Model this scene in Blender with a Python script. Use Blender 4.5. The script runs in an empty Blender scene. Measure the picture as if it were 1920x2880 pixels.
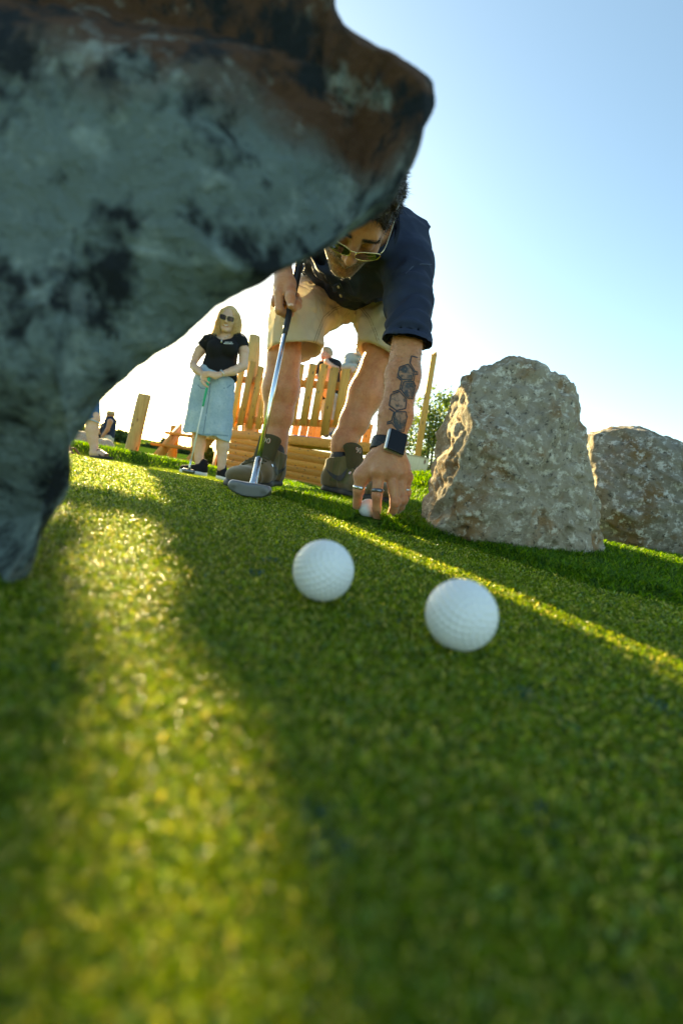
import bpy, math, random
import numpy as np
from mathutils import Matrix, Vector
R = math.radians
rng = np.random.default_rng(7)
random.seed(7)

# ------------------------------------------------------------------ camera
F_PX, HOR, ROLL, CAM_H = 1280.0, 1337.0, R(10.5), 0.09
PITCH = math.atan((1440 - HOR) * math.cos(ROLL) / F_PX)
scene = bpy.context.scene
C = scene.collection
cam_d = bpy.data.cameras.new('camera'); cam = bpy.data.objects.new('camera', cam_d); C.objects.link(cam)
cam_d.sensor_fit = 'VERTICAL'; cam_d.sensor_height = 36.0; cam_d.lens = 36.0 * F_PX / 2880.0
cam_d.clip_start = 0.01; cam_d.clip_end = 3000
CAM_R = Matrix.Rotation(R(90) - PITCH, 3, 'X') @ Matrix.Rotation(ROLL, 3, 'Z')
cam.matrix_world = Matrix.Translation((0, 0, CAM_H)) @ CAM_R.to_4x4()
cam_d.dof.use_dof = True; cam_d.dof.focus_distance = 1.22; cam_d.dof.aperture_fstop = 4.2
scene.camera = cam
scene.render.resolution_x, scene.render.resolution_y = 682, 1024

# ------------------------------------------------------------------ sky, sun, exposure
SUN_AZ, SUN_EL = R(-27), R(18.5)           # azimuth from +Y (negative: to the left)
SUN_DIR = Vector((math.sin(SUN_AZ) * math.cos(SUN_EL), math.cos(SUN_AZ) * math.cos(SUN_EL), math.sin(SUN_EL)))
world = bpy.data.worlds.new('World'); scene.world = world; world.use_nodes = True
wn = world.node_tree; wn.nodes.clear()
sky = wn.nodes.new('ShaderNodeTexSky'); sky.sky_type = 'NISHITA'; sky.sun_disc = False
sky.sun_elevation = SUN_EL; sky.sun_rotation = SUN_AZ
sky.air_density = 0.9; sky.dust_density = 0.5; sky.ozone_density = 1.9
bg = wn.nodes.new('ShaderNodeBackground'); bg.inputs['Strength'].default_value = 0.077
wo = wn.nodes.new('ShaderNodeOutputWorld')
wn.links.new(sky.outputs[0], bg.inputs[0]); wn.links.new(bg.outputs[0], wo.inputs[0])
sl = bpy.data.lights.new('sun', 'SUN'); sl.energy = 5.0; sl.angle = R(0.4); sl.color = (1.0, 0.78, 0.46)
sun = bpy.data.objects.new('sun', sl); C.objects.link(sun)
sun.rotation_euler = SUN_DIR.to_track_quat('Z', 'Y').to_euler()
vs = scene.view_settings; vs.view_transform = 'Standard'; vs.look = 'None'; vs.exposure = 2.3; vs.gamma = 1.0
vs.use_curve_mapping = False
vs.use_white_balance = True; vs.white_balance_temperature = 7800; vs.white_balance_tint = -4
scene.cycles.use_denoising = True
scene.cycles.max_bounces = 7; scene.cycles.transmission_bounces = 6; scene.cycles.transparent_max_bounces = 8
scene.cycles.sample_clamp_indirect = 6.0

# ------------------------------------------------------------------ pixel -> world
_cr = np.array(CAM_R)
def ray(px, py):
    d = _cr @ np.array([(px - 960) / F_PX, (1440 - py) / F_PX, -1.0])
    return d
def W(px, py, Y):
    d = ray(px, py); return np.array([0, 0, CAM_H]) + d * (Y / d[1])
def to_px(p):
    v = _cr.T @ (np.asarray(p, float) - np.array([0, 0, CAM_H]))
    return 960 + F_PX * v[0] / -v[2], 1440 - F_PX * v[1] / -v[2]

# ------------------------------------------------------------------ noise
def _hash(ix, iy, iz, seed):
    n = (ix.astype(np.int64) * 374761393 + iy.astype(np.int64) * 668265263 + iz.astype(np.int64) * 2147483647 + seed * 974711) & 0xffffffff
    n = ((n ^ (n >> 13)) * 1274126177) & 0xffffffff
    n = (n ^ (n >> 16)) & 0xffff
    return n.astype(np.float32) / 32767.5 - 1.0
def noise3(x, y, z, seed=0):
    x, y, z = np.broadcast_arrays(np.asarray(x, np.float32), np.asarray(y, np.float32), np.asarray(z, np.float32))
    fx, fy, fz = np.floor(x), np.floor(y), np.floor(z)
    u, v, w = x - fx, y - fy, z - fz
    u = u * u * (3 - 2 * u); v = v * v * (3 - 2 * v); w = w * w * (3 - 2 * w)
    ix, iy, iz = fx.astype(np.int64), fy.astype(np.int64), fz.astype(np.int64)
    r = 0
    for a in (0, 1):
        for b in (0, 1):
            for c in (0, 1):
                r = r + _hash(ix + a, iy + b, iz + c, seed) * (u if a else 1 - u) * (v if b else 1 - v) * (w if c else 1 - w)
    return r
def fbm(P, scale, octaves=4, seed=0, gain=0.5):
    s, a, r = scale, 1.0, 0
    for o in range(octaves):
        r = r + a * noise3(P[..., 0] * s + 3.1 * o, P[..., 1] * s - 1.7 * o, P[..., 2] * s + 5.3 * o, seed + o)
        s *= 2.03; a *= gain
    return r
def sstep(a, b, x):
    t = np.clip((np.asarray(x, float) - a) / (b - a), 0, 1); return t * t * (3 - 2 * t)

# ------------------------------------------------------------------ mesh helpers
def mesh_np(name, V, F, mat=None, smooth=True, col=None, mats=None, midx=None):
    """V (n,3); F array (m,3|4) or list of such arrays"""
    V = np.asarray(V, np.float32).reshape(-1, 3)
    Fs = F if isinstance(F, list) else [F]
    Fs = [np.asarray(f, np.int32) for f in Fs if len(f)]
    me = bpy.data.meshes.new(name)
    me.vertices.add(len(V)); me.vertices.foreach_set('co', V.ravel())
    lv = np.concatenate([f.ravel() for f in Fs]); tot = np.concatenate([np.full(len(f), f.shape[1], np.int32) for f in Fs])
    st = np.concatenate([[0], np.cumsum(tot)[:-1]]).astype(np.int32)
    me.loops.add(len(lv)); me.loops.foreach_set('vertex_index', lv)
    me.polygons.add(len(tot)); me.polygons.foreach_set('loop_start', st)
    if smooth: me.polygons.foreach_set('use_smooth', np.ones(len(tot), bool))
    if midx is not None: me.polygons.foreach_set('material_index', np.asarray(midx, np.int32))
    me.update(calc_edges=True); me.validate()
    if col is not None:
        a = me.color_attributes.new('Col', 'FLOAT_COLOR', 'POINT')
        c = np.ones((len(V), 4), np.float32); c[:, :3] = col; a.data.foreach_set('color', c.ravel())
    for m in (mats or ([mat] if mat else [])): me.materials.append(m)
    return me
def props(o, label=None, cat=None, group=None, kind=None):
    if label: o['label'] = label
    if cat: o['category'] = cat
    if group: o['group'] = group
    if kind: o['kind'] = kind
    return o
def link(name, me, parent=None):
    o = bpy.data.objects.new(name, me); C.objects.link(o)
    if parent is not None: o.parent = parent
    return o
class Thing:
    """an Empty at the base of a thing; parts are given in world coordinates"""
    def __init__(s, name, loc, label, cat, group=None):
        s.loc = np.array(loc, float); s.o = bpy.data.objects.new(name, None); C.objects.link(s.o)
        s.o.location = Vector(s.loc); s.o.empty_display_size = 0.05; props(s.o, label, cat, group)
    def add(s, name, V, F, mat, smooth=True, col=None, parent=None, **kw):
        me = mesh_np(name, np.asarray(V, float) - s.loc, F, mat, smooth, col, **kw)
        return link(name, me, parent or s.o)
def join(parts):
    """[(V,F),...] -> V,[F3,F4]"""
    Vs, F3, F4, n = [], [], [], 0
    for V, F in parts:
        V = np.asarray(V, float).reshape(-1, 3); Vs.append(V)
        for f in (F if isinstance(F, list) else [F]):
            f = np.asarray(f, int)
            if len(f): (F3 if f.shape[1] == 3 else F4).append(f + n)
        n += len(V)
    return np.vstack(Vs), [np.vstack(x) for x in (F3, F4) if x]
def norm(v): v = np.asarray(v, float); return v / (np.linalg.norm(v) + 1e-12)
def frame(d, up=(0, 0, 1)):
    d = norm(d); u = np.cross(up, d)
    if np.linalg.norm(u) < 1e-4: u = np.cross((0, 1, 0), d)
    u = norm(u); return u, np.cross(d, u), d
def tube(pts, rad, n=10, caps=True):
    """swept round tube through pts"""
    pts = np.asarray(pts, float); m = len(pts); rad = np.broadcast_to(np.asarray(rad, float), (m,))
    T = np.gradient(pts, axis=0); V = []
    u, v, _ = frame(T[0])
    for i in range(m):
        t = norm(T[i]); u = norm(u - t * np.dot(u, t)); v = np.cross(t, u)
        a = np.linspace(0, 2 * np.pi, n, endpoint=False)
        V.append(pts[i] + rad[i] * (np.cos(a)[:, None] * u + np.sin(a)[:, None] * v))
    V = np.vstack(V); F = []
    i = np.arange(m - 1)[:, None] * n; j = np.arange(n)[None, :]; k = (j + 1) % n
    F = np.stack([i + j, i + k, i + n + k, i + n + j], -1).reshape(-1, 4)
    if caps:
        V = np.vstack([V, pts[0], pts[-1]]); a = np.arange(n); b = (a + 1) % n
        c0 = np.stack([np.full(n, m * n), b, a], -1); c1 = np.stack([np.full(n, m * n + 1), (m - 1) * n + a, (m - 1) * n + b], -1)
        return V, [F, np.vstack([c0, c1])]
    return V, [F]
def box(c, ex, ey, ez, bev=0.0):
    """oriented box: centre c, half-axis vectors; bevelled by chamfering when bev>0"""
    c, ex, ey, ez = (np.asarray(q, float) for q in (c, ex, ey, ez))
    if bev <= 0:
        V = np.array([c + i * ex + j * ey + k * ez for k in (-1, 1) for j in (-1, 1) for i in (-1, 1)])
        F = np.array([[0, 2, 3, 1], [4, 5, 7, 6], [0, 1, 5, 4], [2, 6, 7, 3], [0, 4, 6, 2], [1, 3, 7, 5]])
        return V, F
    L = [np.linalg.norm(e) for e in (ex, ey, ez)]; s = [1 - min(bev / l, 0.45) for l in L]
    V = []; idx = {}
    E = (ex, ey, ez)
    for k in (-1, 1):
        for j in (-1, 1):
            for i in (-1, 1):
                for ax in range(3):
                    q = [i * s[0], j * s[1], k * s[2]]; q[ax] = (i, j, k)[ax]
                    idx[(i, j, k, ax)] = len(V); V.append(c + q[0] * ex + q[1] * ey + q[2] * ez)
    F4, F3 = [], []
    def fix(f):
        p = np.array([V[q] for q in f]); n = np.cross(p[1] - p[0], p[2] - p[0])
        return f if np.dot(n, p.mean(0) - c) > 0 else f[::-1]
    sg = (-1, 1)
    for ax in range(3):
        o = [a for a in range(3) if a != ax]
        for s0 in sg:
            q = []
            for a, b in ((-1, -1), (1, -1), (1, 1), (-1, 1)):
                t = [0, 0, 0]; t[ax] = s0; t[o[0]] = a; t[o[1]] = b; q.append(idx[(*t, ax)])
            F4.append(fix(q))
    for ax in range(3):
        o = [a for a in range(3) if a != ax]
        for a in sg:
            for b in sg:
                t0 = [0, 0, 0]; t1 = [0, 0, 0]; t0[ax] = -1; t1[ax] = 1
                for t in (t0, t1): t[o[0]] = a; t[o[1]] = b
                F4.append(fix([idx[(*t0, o[0])], idx[(*t1, o[0])], idx[(*t1, o[1])], idx[(*t0, o[1])]]))
    for i in sg:
        for j in sg:
            for k in sg: F3.append(fix([idx[(i, j, k, 0)], idx[(i, j, k, 1)], idx[(i, j, k, 2)]]))
    return np.array(V), [np.array(F4), np.array(F3)]
def prism(poly, nrm, t):
    """polygon (n,3) extruded by t along nrm, centred"""
    P = np.asarray(poly, float); n = len(P); nrm = norm(nrm)
    V = np.vstack([P - nrm * t / 2, P + nrm * t / 2, P.mean(0) - nrm * t / 2, P.mean(0) + nrm * t / 2])
    a = np.arange(n); b = (a + 1) % n
    return V, [np.stack([a, b, n + b, n + a], -1), np.vstack([np.stack([np.full(n, 2 * n), b, a], -1), np.stack([np.full(n, 2 * n + 1), n + a, n + b], -1)])]
def catmull(pts, n):
    P = np.asarray(pts, float); P = np.vstack([2 * P[0] - P[1], P, 2 * P[-1] - P[-2]]); out = []
    m = len(P) - 3
    for s in np.linspace(0, m - 1e-9, n):
        i = int(s); t = s - i; p0, p1, p2, p3 = P[i:i + 4]
        out.append(0.5 * (2 * p1 + (p2 - p0) * t + (2 * p0 - 5 * p1 + 4 * p2 - p3) * t * t + (3 * p1 - p0 - 3 * p2 + p3) * t ** 3))
    return np.array(out)

# ------------------------------------------------------------------ signed-distance volumes -> one continuous surface
class Vol:
    def __init__(s, lo, hi, h):
        s.h = h; s.lo = np.asarray(lo, float); n = np.ceil((np.asarray(hi, float) - s.lo) / h).astype(int) + 1
        s.ax = [(s.lo[i] + h * np.arange(n[i])).astype(np.float32) for i in range(3)]
        s.D = np.full(n, 1.0, np.float32)
    def sub(s, lo, hi, m):
        sl = []
        for i in range(3):
            a = max(0, int((lo[i] - m - s.lo[i]) / s.h)); b = min(len(s.ax[i]), int((hi[i] + m - s.lo[i]) / s.h) + 2)
            if b <= a: return None
            sl.append(slice(a, b))
        return tuple(sl)
    def _op(s, fn, lo, hi, k, cut, kk=0):
        q = s.sub(lo, hi, k + 4 * s.h)
        if q is None: return s
        x, y, z = s.ax[0][q[0]][:, None, None], s.ax[1][q[1]][None, :, None], s.ax[2][q[2]][None, None, :]
        d = fn(x, y, z).astype(np.float32); a = s.D[q]
        k = max(k, 1e-5)
        if cut:
            d = -d; hh = np.maximum(k - np.abs(a - d), 0) / k; s.D[q] = np.maximum(a, d) + hh * hh * k * 0.25
        else:
            hh = np.maximum(k - np.abs(a - d), 0) / k; s.D[q] = np.minimum(a, d) - hh * hh * k * 0.25
        return s
    def cone(s, a, b, ra, rb, k=0.01, cut=False):
        a = np.asarray(a, float); b = np.asarray(b, float); ab = b - a; L2 = float(ab @ ab) + 1e-12; r = max(ra, rb)
        def fn(x, y, z):
            t = np.clip(((x - a[0]) * ab[0] + (y - a[1]) * ab[1] + (z - a[2]) * ab[2]) / L2, 0, 1)
            return np.sqrt((x - a[0] - t * ab[0]) ** 2 + (y - a[1] - t * ab[1]) ** 2 + (z - a[2] - t * ab[2]) ** 2) - (ra + (rb - ra) * t)
        return s._op(fn, np.minimum(a, b) - r, np.maximum(a, b) + r, k, cut)
    def chain(s, pts, rad, k=0.01):
        for i in range(len(pts) - 1): s.cone(pts[i], pts[i + 1], rad[i], rad[i + 1], k)
        return s
    def ell(s, c, r, k=0.01, M=None, cut=False):
        """ellipsoid; rows of M are its axes"""
        c = np.asarray(c, float); r = np.broadcast_to(np.asarray(r, float), (3,)); M = np.eye(3) if M is None else np.asarray(M, float)
        rm = float(r.max()); 
        def fn(x, y, z):
            X, Y, Z = x - c[0], y - c[1], z - c[2]
            p = [(M[i][0] * X + M[i][1] * Y + M[i][2] * Z) for i in range(3)]
            k0 = np.sqrt(sum((p[i] / r[i]) ** 2 for i in range(3))); k1 = np.sqrt(sum((p[i] / r[i] ** 2) ** 2 for i in range(3)))
            return k0 * (k0 - 1) / np.maximum(k1, 1e-6)
        return s._op(fn, c - rm, c + rm, k, cut)
    def econe(s, a, b, ra, rb, u, k=0.01, cut=False, flat=False):
        """tapered elliptical cone: ra=(along u, along v); flat: no rounded ends"""
        a = np.asarray(a, float); b = np.asarray(b, float); L = np.linalg.norm(b - a); d = (b - a) / L
        u = norm(np.asarray(u, float) - d * np.dot(u, d)); v = np.cross(d, u); rm = max(*ra, *rb)
        def fn(x, y, z):
            X, Y, Z = x - a[0], y - a[1], z - a[2]
            w = X * d[0] + Y * d[1] + Z * d[2]; pu = X * u[0] + Y * u[1] + Z * u[2]; pv = X * v[0] + Y * v[1] + Z * v[2]
            t = np.clip(w / L, 0, 1); ru = ra[0] + (rb[0] - ra[0]) * t; rv = ra[1] + (rb[1] - ra[1]) * t
            e = np.maximum(np.abs(w - L / 2) - L / 2, 0)
            if flat:
                q = (np.sqrt((pu / ru) ** 2 + (pv / rv) ** 2) - 1) * np.minimum(ru, rv)
                return np.maximum(q, np.abs(w - L / 2) - L / 2)
            m = np.minimum(ru, rv)
            return (np.sqrt((pu / ru) ** 2 + (pv / rv) ** 2 + (e / m) ** 2) - 1) * m
        return s._op(fn, np.minimum(a, b) - rm, np.maximum(a, b) + rm, k, cut)
    def rbox(s, c, hx, M=None, r=0.005, k=0.005, cut=False):
        c = np.asarray(c, float); hx = np.asarray(hx, float); M = np.eye(3) if M is None else np.asarray(M, float)
        def fn(x, y, z):
            X, Y, Z = x - c[0], y - c[1], z - c[2]
            q = [np.abs(M[i][0] * X + M[i][1] * Y + M[i][2] * Z) - (hx[i] - r) for i in range(3)]
            return np.sqrt(sum(np.maximum(t, 0) ** 2 for t in q)) + np.minimum(np.maximum(np.maximum(q[0], q[1]), q[2]), 0) - r
        e = np.abs(M).T @ hx
        return s._op(fn, c - e, c + e, k, cut)
    def half(s, p, n, k=0.002):
        """keep the side n points away from"""
        p = np.asarray(p, float); n = norm(n)
        x, y, z = s.ax[0][:, None, None], s.ax[1][None, :, None], s.ax[2][None, None, :]
        d = ((x - p[0]) * n[0] + (y - p[1]) * n[1] + (z - p[2]) * n[2]).astype(np.float32)
        s.D = np.maximum(s.D, d); return s
    def disp(s, fn):
        m = np.abs(s.D) < 0.06; ix = np.nonzero(m)
        P = np.stack([s.ax[i][ix[i]] for i in range(3)], -1); s.D[m] += fn(P).astype(np.float32); return s
    def mesh(s):
        D = s.D; S = D < 0; nx, ny, nz = D.shape
        c = np.zeros((nx - 1, ny - 1, nz - 1), np.int8)
        for a in (0, 1):
            for b in (0, 1):
                for d in (0, 1): c += S[a:nx - 1 + a, b:ny - 1 + b, d:nz - 1 + d]
        act = (c > 0) & (c < 8); I = np.argwhere(act); vid = np.full(act.shape, -1, np.int32); vid[act] = np.arange(len(I))
        P = np.zeros((len(I), 3)); cnt = np.zeros(len(I))
        co = [(a, b, d) for a in (0, 1) for b in (0, 1) for d in (0, 1)]
        val = {q: D[I[:, 0] + q[0], I[:, 1] + q[1], I[:, 2] + q[2]] for q in co}
        for q in co:
            for ax in range(3):
                if q[ax] == 0:
                    q2 = list(q); q2[ax] = 1; q2 = tuple(q2); da, db = val[q], val[q2]
                    m = (da < 0) != (db < 0); t = np.where(m, da / np.where(m, da - db, 1), 0)
                    for k in range(3):
                        P[:, k] += np.where(m, q[k] + (t if k == ax else 0), 0)
                    cnt += m
        V = (I + P / cnt[:, None]) * s.h + s.lo
        F = []
        for ax in range(3):
            o = [(1, 2), (2, 0), (0, 1)][ax]
            A = [slice(None)] * 3; B = [slice(None)] * 3; A[ax] = slice(0, -1); B[ax] = slice(1, None)
            e = S[tuple(A)] != S[tuple(B)]; E = np.argwhere(e); ins = S[tuple(A)][e]
            ok = (E[:, o[0]] > 0) & (E[:, o[1]] > 0) & (E[:, o[0]] < D.shape[o[0]] - 1) & (E[:, o[1]] < D.shape[o[1]] - 1); E = E[ok]; ins = ins[ok]
            q = []
            for (da, db) in ((-1, -1), (0, -1), (0, 0), (-1, 0)):
                G = E.copy(); G[:, o[0]] += da; G[:, o[1]] += db; q.append(vid[G[:, 0], G[:, 1], G[:, 2]])
            q = np.stack(q, -1); q[~ins] = q[~ins][:, ::-1]; F.append(q)
        return V, np.vstack(F)
    def at(s, P):
        P = (np.asarray(P, float) - s.lo) / s.h; n = np.array(s.D.shape); P = np.clip(P, 0, n - 1.001)
        i = P.astype(int); f = P - i; r = 0
        for a in (0, 1):
            for b in (0, 1):
                for c in (0, 1):
                    r = r + s.D[i[..., 0] + a, i[..., 1] + b, i[..., 2] + c] * (f[..., 0] if a else 1 - f[..., 0]) * (f[..., 1] if b else 1 - f[..., 1]) * (f[..., 2] if c else 1 - f[..., 2])
        return r
    def project(s, P, d, off=0.0008, dist=0.2):
        """push points P along d until they meet the surface; off: lift"""
        P = np.asarray(P, float).copy(); d = np.asarray(d, float); d = d / np.linalg.norm(d, axis=-1, keepdims=True)
        d = np.broadcast_to(d, P.shape); t = np.zeros(len(P)); hit = np.zeros(len(P), bool)
        step = s.h * 0.5
        for _ in range(int(dist / step)):
            v = s.at(P + d * t[:, None]); hit |= v < off
            t = np.where(hit, t, t + step)
            if hit.all(): break
        return P + d * t[:, None], hit
    def normal(s, P):
        e = s.h; P = np.asarray(P, float); g = []
        for i in range(3):
            q = np.zeros(3); q[i] = e; g.append(s.at(P + q) - s.at(P - q))
        g = np.stack(g, -1); return g / (np.linalg.norm(g, axis=-1, keepdims=True) + 1e-9)
def smooth_mesh(V, F, it=2, lam=0.5):
    V = V.copy(); n = len(V)
    Fq = F if isinstance(F, np.ndarray) else np.vstack([np.pad(f, ((0, 0), (0, 4 - f.shape[1])), mode='edge') for f in F])
    A = np.vstack([Fq[:, [0, 1]], Fq[:, [1, 2]], Fq[:, [2, 3]], Fq[:, [3, 0]]])
    for _ in range(it):
        acc = np.zeros_like(V); c = np.zeros(n)
        for k in range(3):
            acc[:, k] = np.bincount(A[:, 0], V[A[:, 1], k], n) + np.bincount(A[:, 1], V[A[:, 0], k], n)
        c = np.bincount(A[:, 0], minlength=n) + np.bincount(A[:, 1], minlength=n)
        V += lam * (acc / np.maximum(c, 1)[:, None] - V)
    return V
def strands(P, N, D, length, width, seed=0, curl=0.25, seg=1):
    """thin tapering hairs: roots P, directions D; returns V,F (triangles)"""
    r = np.random.default_rng(seed); n = len(P); L = (length * r.uniform(0.6, 1.25, n))[:, None]
    side = np.cross(D, r.normal(size=(n, 3))); side /= np.linalg.norm(side, axis=1, keepdims=True) + 1e-9
    bend = r.normal(size=(n, 3)) * curl
    if seg == 1:
        a = P - side * width; b = P + side * width; c = P + (D + bend) * L
        V = np.stack([a, b, c], 1).reshape(-1, 3); F = np.arange(3 * n).reshape(-1, 3); return V, [F]
    m1 = P + D * L * 0.5; t = P + (D + bend) * L
    V = np.stack([P - side * width, P + side * width, m1 + side * width * 0.8, m1 - side * width * 0.8, t], 1).reshape(-1, 3)
    i = np.arange(n)[:, None] * 5
    return V, [i + np.array([[0, 1, 2, 3]]), i + np.array([[3, 2, 4]])]

# ------------------------------------------------------------------ materials
def nd(nt, t, **kw):
    n = nt.nodes.new(t)
    for k, v in kw.items():
        if k in n.inputs: n.inputs[k].default_value = v
        else: setattr(n, k, v)
    return n
def ramp(nt, fac, stops):
    r = nt.nodes.new('ShaderNodeValToRGB'); e = r.color_ramp.elements
    while len(e) < len(stops): e.new(0.5)
    for el, (p, c) in zip(e, stops): el.position = p; el.color = (*c, 1) if len(c) == 3 else c
    nt.links.new(fac, r.inputs[0]); return r.outputs[0]
def mat(name, color=(0.5, 0.5, 0.5), rough=0.6, metal=0.0, spec=0.5, noise=None, noise2=None, bump=None, vcol=False, trans=0.0, sss=0.0,
        sss_r=(0.02, 0.008, 0.004), coat=0.0, scale3=(1, 1, 1), sheen=0.0, tcol=None, rvar=0.0):
    """noise: (scale, colour2, detail, lo, hi) list; bump: list of (scale, strength, distance)"""
    m = bpy.data.materials.new(name); m.use_nodes = True; nt = m.node_tree; nt.nodes.clear(); L = nt.links.new
    out = nd(nt, 'ShaderNodeOutputMaterial'); b = nd(nt, 'ShaderNodeBsdfPrincipled')
    b.inputs['Roughness'].default_value = rough; b.inputs['Metallic'].default_value = metal
    b.inputs['Specular IOR Level'].default_value = spec; b.inputs['Coat Weight'].default_value = coat
    b.inputs['Sheen Weight'].default_value = sheen
    tc = nd(nt, 'ShaderNodeTexCoord'); mp = nd(nt, 'ShaderNodeMapping'); mp.inputs['Scale'].default_value = scale3
    L(tc.outputs['Object'], mp.inputs[0]); vec = mp.outputs[0]
    rgb = nd(nt, 'ShaderNodeRGB'); rgb.outputs[0].default_value = (*color, 1); cur = rgb.outputs[0]
    if vcol:
        va = nd(nt, 'ShaderNodeVertexColor', layer_name='Col'); mx = nd(nt, 'ShaderNodeMix', data_type='RGBA', blend_type='MULTIPLY')
        mx.inputs[0].default_value = 1; L(cur, mx.inputs[6]); L(va.outputs[0], mx.inputs[7]); cur = mx.outputs[2]
    for nz in [q for q in (noise if isinstance(noise, list) else [noise, noise2]) if q]:
        sc, c2, det, lo, hi = nz; t = nd(nt, 'ShaderNodeTexNoise'); t.inputs['Scale'].default_value = sc; t.inputs['Detail'].default_value = det
        t.inputs['Roughness'].default_value = 0.6
        L(vec, t.inputs['Vector']); mr = nd(nt, 'ShaderNodeMapRange'); mr.inputs[1].default_value = lo; mr.inputs[2].default_value = hi; mr.clamp = True
        L(t.outputs[0], mr.inputs[0]); mx = nd(nt, 'ShaderNodeMix', data_type='RGBA'); L(mr.outputs[0], mx.inputs[0]); L(cur, mx.inputs[6])
        mx.inputs[7].default_value = (*c2, 1); cur = mx.outputs[2]
    L(cur, b.inputs['Base Color'])
    if bump:
        prev = None
        for sc, st, di in bump:
            t = nd(nt, 'ShaderNodeTexNoise'); t.inputs['Scale'].default_value = sc; t.inputs['Detail'].default_value = 4; L(vec, t.inputs['Vector'])
            bp = nd(nt, 'ShaderNodeBump'); bp.inputs['Strength'].default_value = st; bp.inputs['Distance'].default_value = di
            L(t.outputs[0], bp.inputs['Height'])
            if prev: L(prev, bp.inputs['Normal'])
            prev = bp.outputs[0]
        L(prev, b.inputs['Normal'])
    if rvar:
        t = nd(nt, 'ShaderNodeTexNoise'); t.inputs['Scale'].default_value = 40; L(vec, t.inputs['Vector']); mr = nd(nt, 'ShaderNodeMapRange')
        mr.inputs[3].default_value = rough - rvar; mr.inputs[4].default_value = rough + rvar; L(t.outputs[0], mr.inputs[0]); L(mr.outputs[0], b.inputs['Roughness'])
    if sss:
        b.inputs['Subsurface Weight'].default_value = sss; b.inputs['Subsurface Radius'].default_value = sss_r; b.inputs['Subsurface Scale'].default_value = 1.0
    sh = b.outputs[0]
    if trans:
        tr = nd(nt, 'ShaderNodeBsdfTranslucent'); ms = nd(nt, 'ShaderNodeMixShader'); ms.inputs[0].default_value = trans
        if tcol:
            mx = nd(nt, 'ShaderNodeMix', data_type='RGBA', blend_type='MULTIPLY'); mx.inputs[0].default_value = 1; L(cur, mx.inputs[6]); mx.inputs[7].default_value = (*tcol, 1); L(mx.outputs[2], tr.inputs[0])
        else: L(cur, tr.inputs[0])
        L(sh, ms.inputs[1]); L(tr.outputs[0], ms.inputs[2]); sh = ms.outputs[0]
    L(sh, out.inputs[0]); m['principled'] = b.name
    return m

# ================================================================== ground, green and turf
def base_z(x, y):
    return -0.175 * sstep(0.9, 4.6, y) - 0.13 * sstep(4.8, 8.0, y) + 0.0 * x
def hit_ground(px, py, f=base_z):
    d = ray(px, py); t = 0.02
    for _ in range(4000):
        p = np.array([0, 0, CAM_H]) + d * t
        if p[2] < f(p[0], p[1]): break
        t *= 1.004
    return p
EDGE_PX = [(1920, 1702), (1667, 1654), (1568, 1620), (1374, 1558), (1297, 1533), (1110, 1497), (967, 1466), (861, 1424), (760, 1390), (700, 1365), (650, 1352), (604, 1341),
           (516, 1323), (405, 1309), (313, 1295), (183, 1277)]
EDGE = np.array([hit_ground(*q)[:2] for q in EDGE_PX])
for i_, (q_, Y_) in {-5: ((604, 1341), 4.9), -4: ((516, 1323), 4.9), -3: ((405, 1309), 4.6), -2: ((313, 1295), 4.45), -1: ((183, 1277), 4.4)}.items(): EDGE[i_] = W(*q_, Y_)[:2]
e0, e1 = EDGE[0], EDGE[-1]
POLY = np.vstack([[2.6, -1.2], [2.2, 0.2], EDGE, [e1[0] - 2.0, e1[1] - 0.1], [-7.5, 2.0], [-5, -1.2]])
def edge_dist(X, Y):
    """signed distance to the green's outline: positive outside"""
    X = np.asarray(X, float); Y = np.asarray(Y, float); sh = X.shape; x = X.ravel(); y = Y.ravel()
    n = len(POLY); d2 = np.full(x.shape, 1e9); ins = np.zeros(x.shape, bool)
    for i in range(n):
        a = POLY[i]; b = POLY[(i + 1) % n]; e = b - a
        t = np.clip(((x - a[0]) * e[0] + (y - a[1]) * e[1]) / (e @ e), 0, 1)
        d2 = np.minimum(d2, (x - a[0] - t * e[0]) ** 2 + (y - a[1] - t * e[1]) ** 2)
        c = (a[1] > y) != (b[1] > y)
        with np.errstate(divide='ignore', invalid='ignore'):
            ins ^= c & (x < e[0] * (y - a[1]) / e[1] + a[0])
    d = np.sqrt(d2); return np.where(ins, -d, d).reshape(sh)
def ground_z(X, Y):
    d = edge_dist(X, Y); z = base_z(X, Y)
    far = sstep(2.2, 4.2, Y) * sstep(0.2, -0.6, X)
    bank = (0.012 + 0.083 * far) * sstep(0.0, 0.05 + 0.30 * far, d) + 0.028 * sstep(0.06, 0.45, d) * (1 - far)
    hill = 0.16 * sstep(-0.25, 0.55, X) * sstep(1.5, 2.7, Y) * sstep(0.0, 0.3, d) * (1 - sstep(3.5, 7, Y)) + 0.17 * sstep(-0.2, 0.6, X) * sstep(0.9, 4.6, Y) * (1 - sstep(4.6, 8, Y))
    z = z + bank + hill
    return z - 0.10 * sstep(0.8, 3.0, d) * far
def gz(x, y): return float(ground_z(np.array([x], float), np.array([y], float))[0])

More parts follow.
